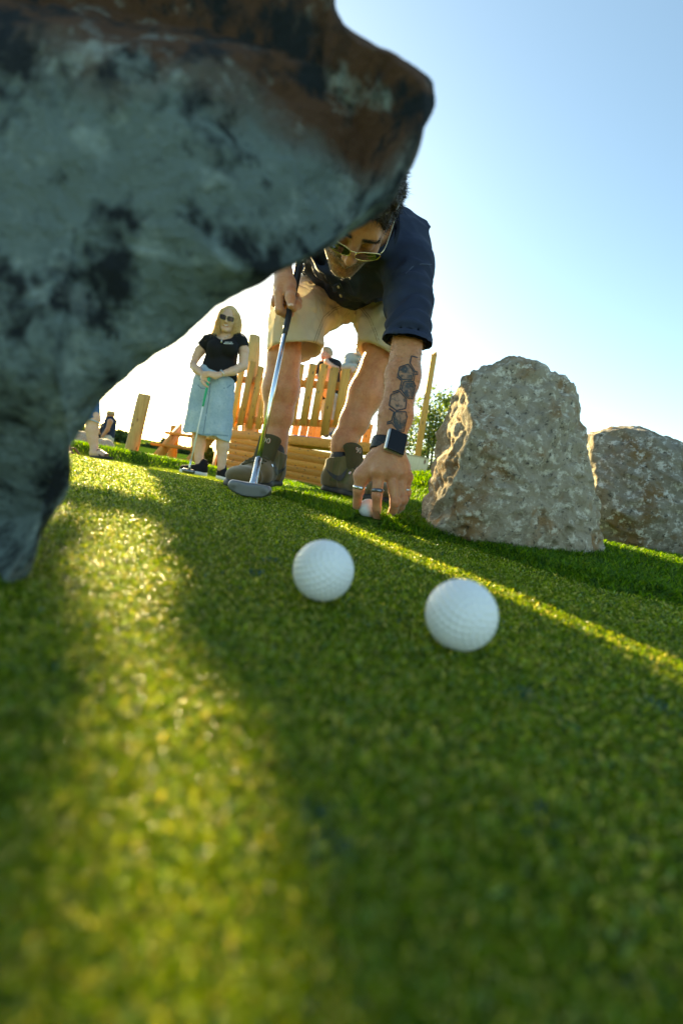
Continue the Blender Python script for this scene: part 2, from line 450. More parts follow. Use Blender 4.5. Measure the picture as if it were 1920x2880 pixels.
rad = np.concatenate([[0.0], 0.015 * 1.032 ** np.arange(0, 200), np.geomspace(9, 1500, 60)])
rad = np.unique(np.round(rad, 6)); ang = np.linspace(0, 2 * np.pi, 361)[:-1]
RR, AA = np.meshgrid(rad[1:], ang, indexing='ij')
GX, GY = RR * np.sin(AA), RR * np.cos(AA); GZ = ground_z(GX, GY) - 0.4 * sstep(14, 60, RR)
gd = edge_dist(GX, GY)
V = np.vstack([np.stack([GX, GY, GZ], -1).reshape(-1, 3), [[0, 0, gz(0, 0)]]]); nr, na = GX.shape
i = np.arange(nr - 1)[:, None] * na; j = np.arange(na)[None, :]; k = (j + 1) % na
F4 = np.stack([i + j, i + na + j, i + na + k, i + k], -1).reshape(-1, 4)[:, ::-1]
F3 = np.stack([np.full(na, nr * na), np.arange(na), (np.arange(na) + 1) % na], -1)[:, ::-1]
gm = sstep(-0.004, 0.004, -gd).reshape(-1)
gcol = np.zeros((len(V), 3)); gcol[:-1, 0] = gm; gcol[-1, 0] = 1

def ground_material():
    m = bpy.data.materials.new('turf_ground'); m.use_nodes = True; nt = m.node_tree; nt.nodes.clear(); L = nt.links.new
    out = nd(nt, 'ShaderNodeOutputMaterial'); b = nd(nt, 'ShaderNodeBsdfPrincipled'); b.inputs['Roughness'].default_value = 0.9; b.inputs['Specular IOR Level'].default_value = 0.0
    tc = nd(nt, 'ShaderNodeTexCoord'); vec = tc.outputs['Object']; va = nd(nt, 'ShaderNodeVertexColor', layer_name='Col')
    n1 = nd(nt, 'ShaderNodeTexNoise'); n1.inputs['Scale'].default_value = 160; n1.inputs['Detail'].default_value = 5; L(vec, n1.inputs['Vector'])
    n1.inputs['Roughness'].default_value = 0.75
    c1 = ramp(nt, n1.outputs[0], [(0.25, (0.03, 0.06, 0.008)), (0.45, (0.13, 0.20, 0.02)), (0.6, (0.28, 0.34, 0.04)), (0.78, (0.50, 0.48, 0.12))])
    n2 = nd(nt, 'ShaderNodeTexNoise'); n2.inputs['Scale'].default_value = 60; n2.inputs['Detail'].default_value = 6; L(vec, n2.inputs['Vector'])
    c2 = ramp(nt, n2.outputs[0], [(0.3, (0.012, 0.03, 0.005)), (0.5, (0.045, 0.095, 0.012)), (0.75, (0.12, 0.19, 0.025))])
    mx = nd(nt, 'ShaderNodeMix', data_type='RGBA'); sep = nd(nt, 'ShaderNodeSeparateColor'); L(va.outputs[0], sep.inputs[0])
    L(sep.outputs[0], mx.inputs[0]); L(c2, mx.inputs[6]); L(c1, mx.inputs[7]); L(mx.outputs[2], b.inputs['Base Color'])
    bp = nd(nt, 'ShaderNodeBump'); bp.inputs['Strength'].default_value = 1.0; bp.inputs['Distance'].default_value = 0.012
    L(n1.outputs[0], bp.inputs['Height']); L(bp.outputs[0], b.inputs['Normal']); L(b.outputs[0], out.inputs[0]); return m
ground = link('ground', mesh_np('ground', V, [F4, F3], ground_material(), True, gcol)); props(ground, kind='structure')

def blade_mat(name, trans, rough, spec=0.5):
    return mat(name, (1, 1, 1), rough, spec=spec, vcol=True, trans=trans, tcol=(1.25, 1.15, 0.6))
def blades(n, xy, height, width, lean, palette, weights, seed, curl=0.0, sunk=0.002):
    """n curved blades (2 quads + tip) with their own colours"""
    r = np.random.default_rng(seed); z = ground_z(xy[:, 0], xy[:, 1]) - sunk
    P = np.column_stack([xy, z]); h = height * r.uniform(0.55, 1.2, n); w = width * r.uniform(0.7, 1.3, n)
    az = r.uniform(0, 2 * np.pi, n); l = lean * r.uniform(0.2, 1.3, n)
    d = np.column_stack([np.cos(az), np.sin(az), np.zeros(n)]); s = np.column_stack([-d[:, 1], d[:, 0], np.zeros(n)])
    up = np.array([0, 0, 1.0]); tw = r.normal(size=(n, 1)) * curl
    m = P + up * (h * 0.55)[:, None] + d * (h * l * 0.3)[:, None] + s * tw * h[:, None] * 0.4
    t = P + up * (h * (1 - 0.35 * np.minimum(l, 1.2)))[:, None] + d * (h * l)[:, None] + s * tw * h[:, None]
    W_ = (w / 2)[:, None]
    V = np.stack([P - s * W_, P + s * W_, m + s * W_ * 0.85, m - s * W_ * 0.85, t + s * W_ * 0.25, t - s * W_ * 0.25], 1).reshape(-1, 3)
    i = np.arange(n)[:, None] * 6
    F = np.vstack([i + np.array([[0, 1, 2, 3]]), i + np.array([[3, 2, 4, 5]])])
    ci = r.choice(len(palette), n, p=np.array(weights) / np.sum(weights)); c = np.array(palette)[ci] * r.uniform(0.75, 1.3, (n, 1))
    return V, F, np.repeat(c, 6, 0)
def wedge(n, r0, r1, seed, half=52, power=1.0):
    r = np.random.default_rng(seed); rr = r0 * (r1 / r0) ** (r.uniform(0, 1, n) ** power)      # log-uniform: even on screen
    a = np.radians(r.uniform(-half, half, n)); return np.column_stack([rr * np.sin(a), rr * np.cos(a)])
GREENS = [(0.20, 0.34, 0.018), (0.36, 0.49, 0.030), (0.56, 0.62, 0.06), (0.86, 0.80, 0.34), (0.06, 0.14, 0.010), (0.02, 0.18, 0.36), (0.55, 0.70, 0.34)]
GW = [0.28, 0.22, 0.15, 0.08, 0.23, 0.005, 0.045]
SPECKS = [(*hit_ground(a, b)[:2], r_) for a, b, r_ in ((765, 1578, 0.006), (722, 1617, 0.006), (205, 1560, 0.006), (880, 2310, 0.0028), (930, 2420, 0.003), (1482, 1962, 0.004), (1845, 1992, 0.005), (1530, 2330, 0.003), (700, 1412, 0.006), (1415, 1555, 0.007), (1125, 1480, 0.006), (1600, 2050, 0.003))]
parts, cols = [], []
for (n, r0, r1, h, w, sd) in ((90000, 0.035, 0.16, 0.0060, 0.0008, 1), (160000, 0.12, 0.7, 0.0064, 0.0010, 2), (170000, 0.5, 2.2, 0.007, 0.0018, 3), (80000, 1.6, 5.5, 0.009, 0.005, 4)):
    xy = wedge(n, r0, r1, sd); xy = xy[edge_dist(xy[:, 0], xy[:, 1]) < -0.002]
    V_, F_, c_ = blades(len(xy), xy, h, w, 1.0, GREENS, GW, sd, curl=0.6)
    for k_, sp_ in enumerate(SPECKS):      # specks of blue paint on the fibres
        m_ = ((xy - sp_[:2]) ** 2 @ np.array([1.0, 0.4]) < sp_[2] ** 2) & (np.random.default_rng(k_).uniform(size=len(xy)) < 0.45); c_[np.repeat(m_, 6)] = (0.02, 0.16, 0.34); parts.append((V_, F_)); cols.append(c_)
V, F = join(parts); 
turf = link('putting_turf', mesh_np('putting_turf', V, F, blade_mat('putting_turf_blades', 0.5, 0.25, 0.35), True, np.vstack(cols)))
props(turf, 'short curly artificial turf covering the putting green', 'turf', kind='stuff')
LONG = [(0.065, 0.16, 0.006), (0.11, 0.23, 0.008), (0.17, 0.30, 0.012), (0.26, 0.34, 0.02), (0.03, 0.085, 0.005)]
BX, BY = W(1033, 1430, 1.005)[:2]
LW = [0.3, 0.3, 0.2, 0.06, 0.14]
parts, cols = [], []
for (n, r0, r1, h, w, sd) in ((190000, 0.7, 2.4, 0.023, 0.0025, 11), (110000, 2.2, 9.0, 0.034, 0.007, 12)):
    xy = wedge(n, r0, r1, sd); ed = edge_dist(xy[:, 0], xy[:, 1]); xy = xy[(ed > -0.004) & ~((np.abs(xy[:, 0] - BX) < 0.030) & (xy[:, 1] > BY - 0.10) & (xy[:, 1] < BY + 0.03))]
    h = h * (1 - 0.4 * sstep(0.12, 0.25, xy[:, 0]) * sstep(1.5, 1.2, xy[:, 1])) * (0.85 + 0.3 * sstep(0.0, 0.10, edge_dist(xy[:, 0], xy[:, 1]))); V_, F_, c_ = blades(len(xy), xy, h, w, 0.75, LONG, LW, sd, curl=0.35, sunk=0.004); parts.append((V_, F_)); cols.append(c_)
V, F = join(parts)
turf2 = link('long_turf', mesh_np('long_turf', V, F, blade_mat('long_turf_blades', 0.5, 0.5, 0.3), True, np.vstack(cols)))
props(turf2, 'longer green artificial grass on the bank around the putting green', 'grass', kind='stuff')

# ================================================================== rocks
def rock_material(name, base, pale, dark, rust, sc, rust_amt=0.56, big=None, cap=None):
    m = bpy.data.materials.new(name); m.use_nodes = True; nt = m.node_tree; nt.nodes.clear(); L = nt.links.new
    out = nd(nt, 'ShaderNodeOutputMaterial'); b = nd(nt, 'ShaderNodeBsdfPrincipled'); b.inputs['Roughness'].default_value = 0.85
    b.inputs['Specular IOR Level'].default_value = 0.3
    tc = nd(nt, 'ShaderNodeTexCoord'); vec = tc.outputs['Object']
    def noise(s, det, rough=0.65):
        t = nd(nt, 'ShaderNodeTexNoise'); t.inputs['Scale'].default_value = s; t.inputs['Detail'].default_value = det; t.inputs['Roughness'].default_value = rough
        L(vec, t.inputs['Vector']); return t.outputs[0]
    def mixc(fac, a, c, lo, hi):
        mr = nd(nt, 'ShaderNodeMapRange'); mr.inputs[1].default_value = lo; mr.inputs[2].default_value = hi; L(fac, mr.inputs[0])
        mx = nd(nt, 'ShaderNodeMix', data_type='RGBA'); L(mr.outputs[0], mx.inputs[0]); L(a, mx.inputs[6])
        mx.inputs[7].default_value = (*c, 1); return mx.outputs[2]
    rgb = nd(nt, 'ShaderNodeRGB'); rgb.outputs[0].default_value = (*base, 1); cur = rgb.outputs[0]
    cur = mixc(noise(sc * 0.35, 5), cur, rust, rust_amt, rust_amt + 0.12)
    if cap:      # weathered brown crust on the rock's upper part
        colr, z0, z1 = cap; sp = nd(nt, 'ShaderNodeSeparateXYZ'); L(vec, sp.inputs[0]); nn = noise(6, 5); ad = nd(nt, 'ShaderNodeMath', operation='MULTIPLY_ADD'); ad.inputs[1].default_value = 0.16; L(nn, ad.inputs[0]); L(sp.outputs['Z'], ad.inputs[2])
        cur = mixc(ad.outputs[0], cur, colr, z0, z1)
    cur = mixc(noise(sc * 1.6 + 3, 6, 0.75), cur, pale, 0.56 if cap else 0.52, 0.80 if cap else 0.62)
    cur = mixc(noise(sc * 2.3 + 7, 6, 0.75), cur, dark, 0.56, 0.66)
    if big:
        for (s, colr, lo, hi) in big: cur = mixc(noise(s, 4), cur, colr, lo, hi)
    L(cur, b.inputs['Base Color'])
    n1, n2 = noise(sc * 1.5, 8, 0.7), noise(sc * 6, 5)
    bp = nd(nt, 'ShaderNodeBump'); bp.inputs['Strength'].default_value = 0.9; bp.inputs['Distance'].default_value = 0.25 / sc; L(n1, bp.inputs['Height'])
    b2 = nd(nt, 'ShaderNodeBump'); b2.inputs['Strength'].default_value = 0.6; b2.inputs['Distance'].default_value = 0.05 / sc; L(n2, b2.inputs['Height']); L(bp.outputs[0], b2.inputs['Normal'])
    L(b2.outputs[0], b.inputs['Normal']); L(b.outputs[0], out.inputs[0]); return m
def rock_mesh(outline, axis, tf, tb, n=220, m=48, amp=0.012, sc=6, seed=0, pw=2.6, tilt=None, centre=None, facet=0.0):
    """boulder from its real outline (n,3): slices scaled towards the centre along +-axis"""
    P = np.asarray(outline, float); P = np.vstack([P, P[:1]])
    seg = np.r_[0, np.cumsum(np.linalg.norm(np.diff(P, axis=0), axis=1))]; s = np.linspace(0, seg[-1], n, endpoint=False)
    P = np.stack([np.interp(s, seg, P[:, i]) for i in range(3)], -1)
    for _ in range(2): P = 0.5 * P + 0.25 * (np.roll(P, 1, 0) + np.roll(P, -1, 0))
    c = P.mean(0) if centre is None else np.asarray(centre, float); axis = norm(axis); V = []
    for t in np.sin(np.linspace(-np.pi / 2, np.pi / 2, m)):
        f = (1 - abs(t) ** pw) ** (1 / pw) if abs(t) < 1 else 0.0
        f = max(f, 0.004); off = axis * (tb if t > 0 else tf) * t
        sh = np.zeros(3) if tilt is None else np.asarray(tilt) * min(t, 0.0)
        V.append(c + (P - c) * f + off + sh)
    V = np.vstack(V); i = np.arange(m - 1)[:, None] * n; j = np.arange(n)[None, :]; k = (j + 1) % n
    F = np.stack([i + j, i + k, i + n + k, i + n + j], -1).reshape(-1, 4)
    N = V - (c + axis * ((V - c) @ axis)[:, None] * 0.3); N /= np.linalg.norm(N, axis=1, keepdims=True) + 1e-9
    d = fbm(V, sc, 5, seed, 0.55)
    if facet:
        q = fbm(V, sc * 0.45, 2, seed + 9); d = d + facet * (np.abs(q) * 2 - 0.8)
    V = V + N * (amp * d)[:, None]
    # make the outside face outwards
    p = V[F]; nn = np.cross(p[:, 2] - p[:, 0], p[:, 3] - p[:, 1]); 
    if (nn * (p.mean(1) - V.mean(0))).sum() < 0: F = F[:, ::-1]
    return V, F
def clip_plane(V, p, n, seed=0, amp=0.008, sc=14):
    n = norm(n); d = (V - p) @ n; q = amp * fbm(V, sc, 4, seed); m = d > q; V = V.copy(); V[m] -= n * (d - q)[m][:, None]; return V
def rock_thing(name, V, F, m, label, group=None, kind=None):
    c = V.mean(0); c[2] = V[:, 2].min(); o = link(name, mesh_np(name, V - c, F, m, True)); o.location = Vector(c); return props(o, label, 'rock', group, kind)

granite = rock_material('granite', (0.37, 0.31, 0.225), (0.72, 0.655, 0.53), (0.06, 0.05, 0.038), (0.29, 0.175, 0.08), 34, 0.52)
granite_d = rock_material('dark_granite', (0.27, 0.235, 0.18), (0.66, 0.63, 0.56), (0.05, 0.042, 0.03), (0.23, 0.145, 0.065), 30, 0.50)
# upright boulder
px1 = [(1172, 1465), (1178, 1440), (1195, 1358), (1205, 1258), (1230, 1179), (1289, 1089), (1304, 1055), (1340, 1036), (1389, 1022), (1424, 1002), (1478, 1005), (1508, 1018), (1525, 1040),
       (1580, 1062), (1604, 1094), (1624, 1169), (1634, 1258), (1652, 1383), (1662, 1500), (1664, 1590), (1500, 1600), (1330, 1590), (1290, 1550), (1220, 1520)]
V, F = rock_mesh([W(1425 + (q[0] - 1425) * 0.975, 1300 + (q[1] - 1300) * 0.99, 1.03) for q in px1], (0.25, 1, 0.1), 0.17, 0.21, n=340, m=90, amp=0.0085, sc=8, seed=3, pw=2.2, facet=0.9, tilt=(-0.045, 0, 0.02))
A_, B_ = W(1205, 1300, 1.13), W(1310, 1300, 0.89); n_ = np.cross(B_ - A_, (0, 0, 1.0)); n_ = n_ if n_[0] < 0 else -n_; n_ = norm(norm(n_) + np.array([0, 0, 0.10]))
V = clip_plane(V, (A_ + B_) / 2, n_, 5)
def facets(V, normals, keep, seed, amp=0.006, sc=18):
    for i, n in enumerate(normals):
        n = norm(n); V = clip_plane(V, n * np.quantile(V @ n, keep[i]), n, seed + i, amp, sc)
    return V
def roughen(V, seed, a1, s1, a2, s2):
    c = V.mean(0); N = V - c; N[:, 2] *= 0.4; N /= np.linalg.norm(N, axis=1, keepdims=True) + 1e-9
    return V + N * (-a1 * np.abs(fbm(V, s1, 3, seed)) - a2 * np.maximum(fbm(V, s2, 2, seed + 3), 0) + 0.6 * a1)[:, None]
V = facets(V, [(0.55, -0.75, 0.20), (0.05, -0.97, 0.20), (-0.3, -0.9, 0.5)], [0.94, 0.955, 0.965], 40)
V = roughen(V, 77, 0.016, 20, 0.009, 60)
rock_thing('boulder', V, F, granite, 'tall grey and tan lichen-speckled boulder standing on the grass bank beside the hand')
px2 = [(1600, 1420), (1630, 1300), (1645, 1225), (1700, 1215), (1780, 1207), (1860, 1205), (1900, 1220), (1960, 1270), (2030, 1400), (2060, 1560), (2040, 1680), (1900, 1640), (1750, 1580), (1640, 1540)]
V, F = rock_mesh([W(*q, 1.36) for q in px2], (-0.1, 1, 0), 0.18, 0.25, n=300, m=70, amp=0.010, sc=8, seed=12, pw=2.5, facet=0.8)
V = facets(V, [(-0.5, -0.8, 0.3), (0.1, -0.9, 0.4), (0.2, -0.3, 0.9)], [0.95, 0.95, 0.96], 50); V = roughen(V, 87, 0.016, 20, 0.007, 55)
rock_thing('boulder', V, F, granite_d, 'lower dark mottled boulder cut by the frame, behind the tall upright one')

# overhanging boulder close to the lens
lichen = rock_material('dark_lichen_rock', (0.165, 0.225, 0.22), (0.52, 0.62, 0.59), (0.014, 0.020, 0.022), (0.15, 0.10, 0.05), 18, 0.60,
                       big=[(22, (0.012, 0.018, 0.022), 0.50, 0.60), (26, (0.42, 0.52, 0.50), 0.60, 0.80)], cap=((0.11, 0.055, 0.030), 0.36, 0.39))
px3 = [(950, -40), (957, 22), (1000, 85), (1060, 138), (1130, 178), (1190, 225), (1206, 268), (1192, 350), (1160, 430), (1128, 492), (1085, 560), (1010, 622), (930, 672), (850, 715), (765, 752),
       (690, 800), (600, 858), (545, 905), (500, 955), (440, 995), (380, 1042), (330, 1090), (285, 1135), (235, 1200), (190, 1268), (155, 1345), (128, 1420), (118, 1500), (95, 1580), (40, 1640), (-60, 1720),
       (-350, 1720), (-650, 1300), (-700, 600), (-600, -100), (-300, -500), (300, -600), (760, -300)]
def fg_depth(q):
    # the foot of the boulder stands nearer than its overhanging head
    return 0.27 - 0.015 * float(sstep(1150, 1560, q[1]))
out3 = [W(*q, fg_depth(q)) for q in px3]
fV, F = rock_mesh(out3, ray(330, 600), 0.055, 0.27, n=320, m=64, amp=0.0048, sc=15, seed=21, pw=2.0, facet=0.7, centre=W(230, 640, 0.265))
fr = np.arange(len(fV)) < len(fV) * 0.36; V = fV.copy()          # break planes only on the side that faces the green
V[fr] = facets(fV[fr], [(0.10, -0.75, -0.60), (0.0, -0.70, 0.70), (0.55, -0.80, 0.1)], [0.86, 0.84, 0.88], 60, 0.003, 30); V = roughen(V, 97, 0.004, 45, 0.002, 110)
fg = rock_thing('overhanging_boulder', V, F, lichen, 'huge dark teal-grey boulder overhanging the green, blurred and close to the lens')
# small rocks behind the far bank
for (pts, Y, sd, lab) in (
    ([(190, 1265), (200, 1225), (215, 1211), (232, 1214), (245, 1235), (250, 1262), (230, 1275)], 9.5, 31, 'grey rock behind the far bank, left of the bare leg in a sandal'),
    ([(276, 1260), (280, 1240), (290, 1231), (300, 1233), (310, 1250), (320, 1268), (300, 1278)], 9.0, 32, 'small grey rock in front of the man in the straw hat'),
    ([(312, 1270), (330, 1262), (352, 1266), (354, 1280), (330, 1284)], 8.6, 33, 'low flat pale rock at the foot of the leaning log post')):
    V, F = rock_mesh([W(*q, Y) for q in pts], (0, 1, 0), 0.25, 0.3, n=60, m=20, amp=0.03, sc=3, seed=sd, pw=2.4, facet=0.6)
    rock_thing('rock', V, F, granite, lab)

# ================================================================== golf balls
def golf_ball():
    nu, nv = 220, 110
    u = np.linspace(0, 2 * np.pi, nu, endpoint=False); v = np.linspace(0, np.pi, nv)
    VV, UU = np.meshgrid(v, u, indexing='ij'); P = np.stack([np.sin(VV) * np.cos(UU), np.sin(VV) * np.sin(UU), np.cos(VV)], -1).reshape(-1, 3)
    n = 336; i = np.arange(n) + 0.5; ph = np.arccos(1 - 2 * i / n); th = np.pi * (1 + 5 ** 0.5) * i
    D = np.stack([np.cos(th) * np.sin(ph), np.sin(th) * np.sin(ph), np.cos(ph)], -1)
    a = np.arccos(np.clip((P @ D.T).max(1), -1, 1)); r = 0.098
    dep = np.where(a < r, (1 - (a / r) ** 2) * 0.036, 0); V = P * (1 - dep)[:, None] * 0.02135
    i = np.arange(nv - 1)[:, None] * nu; j = np.arange(nu)[None, :]; k = (j + 1) % nu
    F = np.stack([i + j, i + nu + j, i + nu + k, i + k], -1).reshape(-1, 4)
    return mesh_np('golf_ball', V, F, mat('ball_white', (0.82, 0.83, 0.82), 0.33, noise=(60, (0.74, 0.75, 0.73), 3, 0.5, 0.8), sss=0.1, sss_r=(0.004, 0.004, 0.004)), True)
ball_me = golf_ball()
for (px, py, Y, lab, rot) in ((909, 1604, 0.314, 'white dimpled golf ball lying left of the nearest ball on the green', (0.4, 0.2, 0)),
                              (1296, 1728, 0.270, 'white dimpled golf ball nearest the lens, beside the bright strip of sunlight', (1.1, 0.7, 0.3)),
                              (1035, 1430, 1.005, 'white golf ball being picked up between thumb and index finger', (0.2, 1.3, 0.5))):
    b = link('golf_ball', ball_me); p = W(px, py, Y); b.location = Vector(p); b.rotation_euler = rot
    props(b, lab, 'golf ball', 'golf balls'); print('ball', p, gz(p[0], p[1]))
BALL3 = W(1035, 1430, 1.005)

# ================================================================== materials for people
skin_tan = mat('skin_tan', (0.57, 0.245, 0.10), 0.48, vcol=True, noise=[(30, (0.48, 0.165, 0.065), 5, 0.42, 0.68), (140, (0.62, 0.30, 0.135), 4, 0.50, 0.80)], bump=[(180, 0.45, 0.002), (40, 0.25, 0.004)], sss=0.12, sss_r=(0.012, 0.004, 0.002), sheen=0.35)
skin_fair = mat('skin_fair', (0.66, 0.42, 0.30), 0.5, vcol=True, noise=(22, (0.60, 0.33, 0.22), 4, 0.45, 0.75), sss=0.1, sss_r=(0.012, 0.004, 0.002))
hair_dark = mat('hair_dark', (0.022, 0.016, 0.012), 0.42, spec=0.6, noise=(90, (0.05, 0.035, 0.025), 3, 0.4, 0.7))
hair_body = mat('hair_body', (0.40, 0.22, 0.08), 0.35, spec=0.8, trans=0.55)
navy = mat('navy_cloth', (0.013, 0.020, 0.045), 0.8, spec=0.3, noise=(14, (0.022, 0.033, 0.066), 5, 0.4, 0.7), bump=[(900, 0.25, 0.0006), (25, 0.3, 0.006)])
khaki = mat('khaki_cloth', (0.68, 0.61, 0.48), 0.85, spec=0.2, noise=(9, (0.60, 0.53, 0.40), 5, 0.4, 0.7), bump=[(700, 0.2, 0.0006), (30, 0.35, 0.005)], trans=0.16)
stitch_m = mat('stitching', (0.22, 0.17, 0.09), 0.9)
ink = mat('tattoo_ink', (0.035, 0.04, 0.045), 0.55)
ink_fill = mat('tattoo_shading', (0.05, 0.05, 0.05), 0.55, noise=[(70, (0.36, 0.19, 0.11), 5, 0.47, 0.62)])
ink_light = mat('tattoo_light_shading', (0.10, 0.075, 0.06), 0.55, noise=[(80, (0.45, 0.24, 0.14), 5, 0.36, 0.52)])
steel = mat('steel', (0.62, 0.63, 0.64), 0.28, metal=1.0, rvar=0.08)
dark_steel = mat('dark_steel', (0.16, 0.17, 0.19), 0.3, metal=1.0)
chrome = mat('chrome', (0.78, 0.80, 0.82), 0.12, metal=1.0)
black_rub = mat('black_rubber', (0.012, 0.012, 0.013), 0.5, noise=(40, (0.02, 0.02, 0.02), 2, 0.4, 0.6))
black_gloss = mat('black_glass', (0.006, 0.006, 0.008), 0.25, spec=0.25)
gold = mat('gold_wire', (0.80, 0.66, 0.38), 0.2, metal=1.0)
lens_m = mat('lens_glass', (0.028, 0.03, 0.012), 0.06, spec=0.7, coat=0.5)
white_m = mat('white_plastic', (0.78, 0.78, 0.76), 0.45)
olive = mat('olive_nubuck', (0.135, 0.095, 0.036), 0.85, spec=0.25, noise=[(18, (0.19, 0.14, 0.058), 5, 0.42, 0.7)], bump=[(500, 0.3, 0.0008)], sheen=0.3, vcol=True)
olive_d = mat('olive_mesh', (0.075, 0.062, 0.024), 0.85, spec=0.25, bump=[(900, 0.4, 0.0008)])
lace_m = mat('olive_lace', (0.085, 0.068, 0.03), 0.9, bump=[(800, 0.5, 0.0008)])
sole_m = mat('dark_sole', (0.022, 0.021, 0.018), 0.6, noise=(60, (0.045, 0.042, 0.032), 4, 0.5, 0.7))
nail_m = mat('nail', (0.72, 0.47, 0.36), 0.3, spec=0.6)

def on_surface(V, F, n, seed, keep=None):
    r = np.random.default_rng(seed); i = r.integers(0, len(F), n); f = F[i]; a = r.uniform(0, 1, (n, 1)); b = r.uniform(0, 1, (n, 1))
    P = (V[f[:, 0]] * (1 - a) + V[f[:, 1]] * a) * (1 - b) + (V[f[:, 3]] * (1 - a) + V[f[:, 2]] * a) * b
    N = np.cross(V[f[:, 2]] - V[f[:, 0]], V[f[:, 3]] - V[f[:, 1]]); N /= np.linalg.norm(N, axis=1, keepdims=True) + 1e-12
    if keep is not None:
        m = keep(P); P, N = P[m], N[m]
    return P, N
def ribbon(vol, px, Y, width, per=6, off=0.0006, closed=False):
    """flat strip lying on a volume's surface; px: photo points on its visible side"""
    q = list(px) + ([px[0]] if closed else []); pts = []
    for a, b in zip(q[:-1], q[1:]):
        for t in np.linspace(0, 1, per, endpoint=False): pts.append((a[0] + (b[0] - a[0]) * t, a[1] + (b[1] - a[1]) * t))
    pts.append(q[-1]); P0 = np.array([W(x, y, Y) for x, y in pts]); D = np.array([ray(x, y) for x, y in pts])
    P, hit = vol.project(P0, D, off=off + 0.0008, dist=1.0); N = vol.normal(P)
    T = np.gradient(P, axis=0); S = np.cross(T, N); S /= np.linalg.norm(S, axis=1, keepdims=True) + 1e-9
    V = np.stack([P - S * width / 2, P + S * width / 2], 1).reshape(-1, 3); n = len(P); i = np.arange(n - 1)[:, None] * 2
    F = (i + np.array([[0, 2, 3, 1]]))[hit[:-1] & hit[1:]]; return V, F
def patch(vol, px, Y, off=0.0004, rings=5, per=5):
    q = np.array(px, float); c = q.mean(0); b = []
    for a, d in zip(q, np.roll(q, -1, 0)):
        for t in np.linspace(0, 1, per, endpoint=False): b.append(a + (d - a) * t)
    b = np.array(b); n = len(b); pts = np.vstack([c + (b - c) * s for s in np.linspace(1, 0.02, rings)])
    P, hit = vol.project(np.array([W(x, y, Y) for x, y in pts]), np.array([ray(x, y) for x, y in pts]), off=off + 0.0006, dist=1.0)
    i = np.arange(rings - 1)[:, None] * n; j = np.arange(n)[None]; k = (j + 1) % n
    F = np.stack([i + j, i + k, i + n + k, i + n + j], -1).reshape(-1, 4); return P, F[hit[F].all(1)]
def torus(c, nrm, R0, r, n=36, m=10, ell=(1, 1), u=None, wide=1.0):
    u0, v0, w0 = frame(nrm) if u is None else (norm(u), np.cross(norm(nrm), norm(u)), norm(nrm))
    a = np.linspace(0, 2 * np.pi, n, endpoint=False); b = np.linspace(0, 2 * np.pi, m, endpoint=False); V = []
    for t in a:
        rd = np.cos(t) * u0 + np.sin(t) * v0; ctr = np.asarray(c) + R0 * (np.cos(t) * u0 * ell[0] + np.sin(t) * v0 * ell[1])
        for s in b: V.append(ctr + r * (np.cos(s) * rd + wide * np.sin(s) * w0))
    i = np.arange(n)[:, None]; j = np.arange(m)[None]; F = np.stack([i * m + j, ((i + 1) % n) * m + j, ((i + 1) % n) * m + (j + 1) % m, i * m + (j + 1) % m], -1).reshape(-1, 4)
    return np.array(V), F
def text_mesh(s, size):
    cu = bpy.data.curves.new('lettering', 'FONT'); cu.body = s; cu.size = size; cu.align_x = 'CENTER'; cu.align_y = 'CENTER'; cu.resolution_u = 3
    o = bpy.data.objects.new('lettering', cu); C.objects.link(o); bpy.context.view_layer.update()
    me = bpy.data.meshes.new_from_object(o.evaluated_get(bpy.context.evaluated_depsgraph_get())); bpy.data.objects.remove(o)
    V = np.array([v.co[:] for v in me.vertices]); T = []
    me.calc_loop_triangles()
    for t in me.loop_triangles: T.append(t.vertices[:])
    bpy.data.meshes.remove(me); return V, np.array(T)

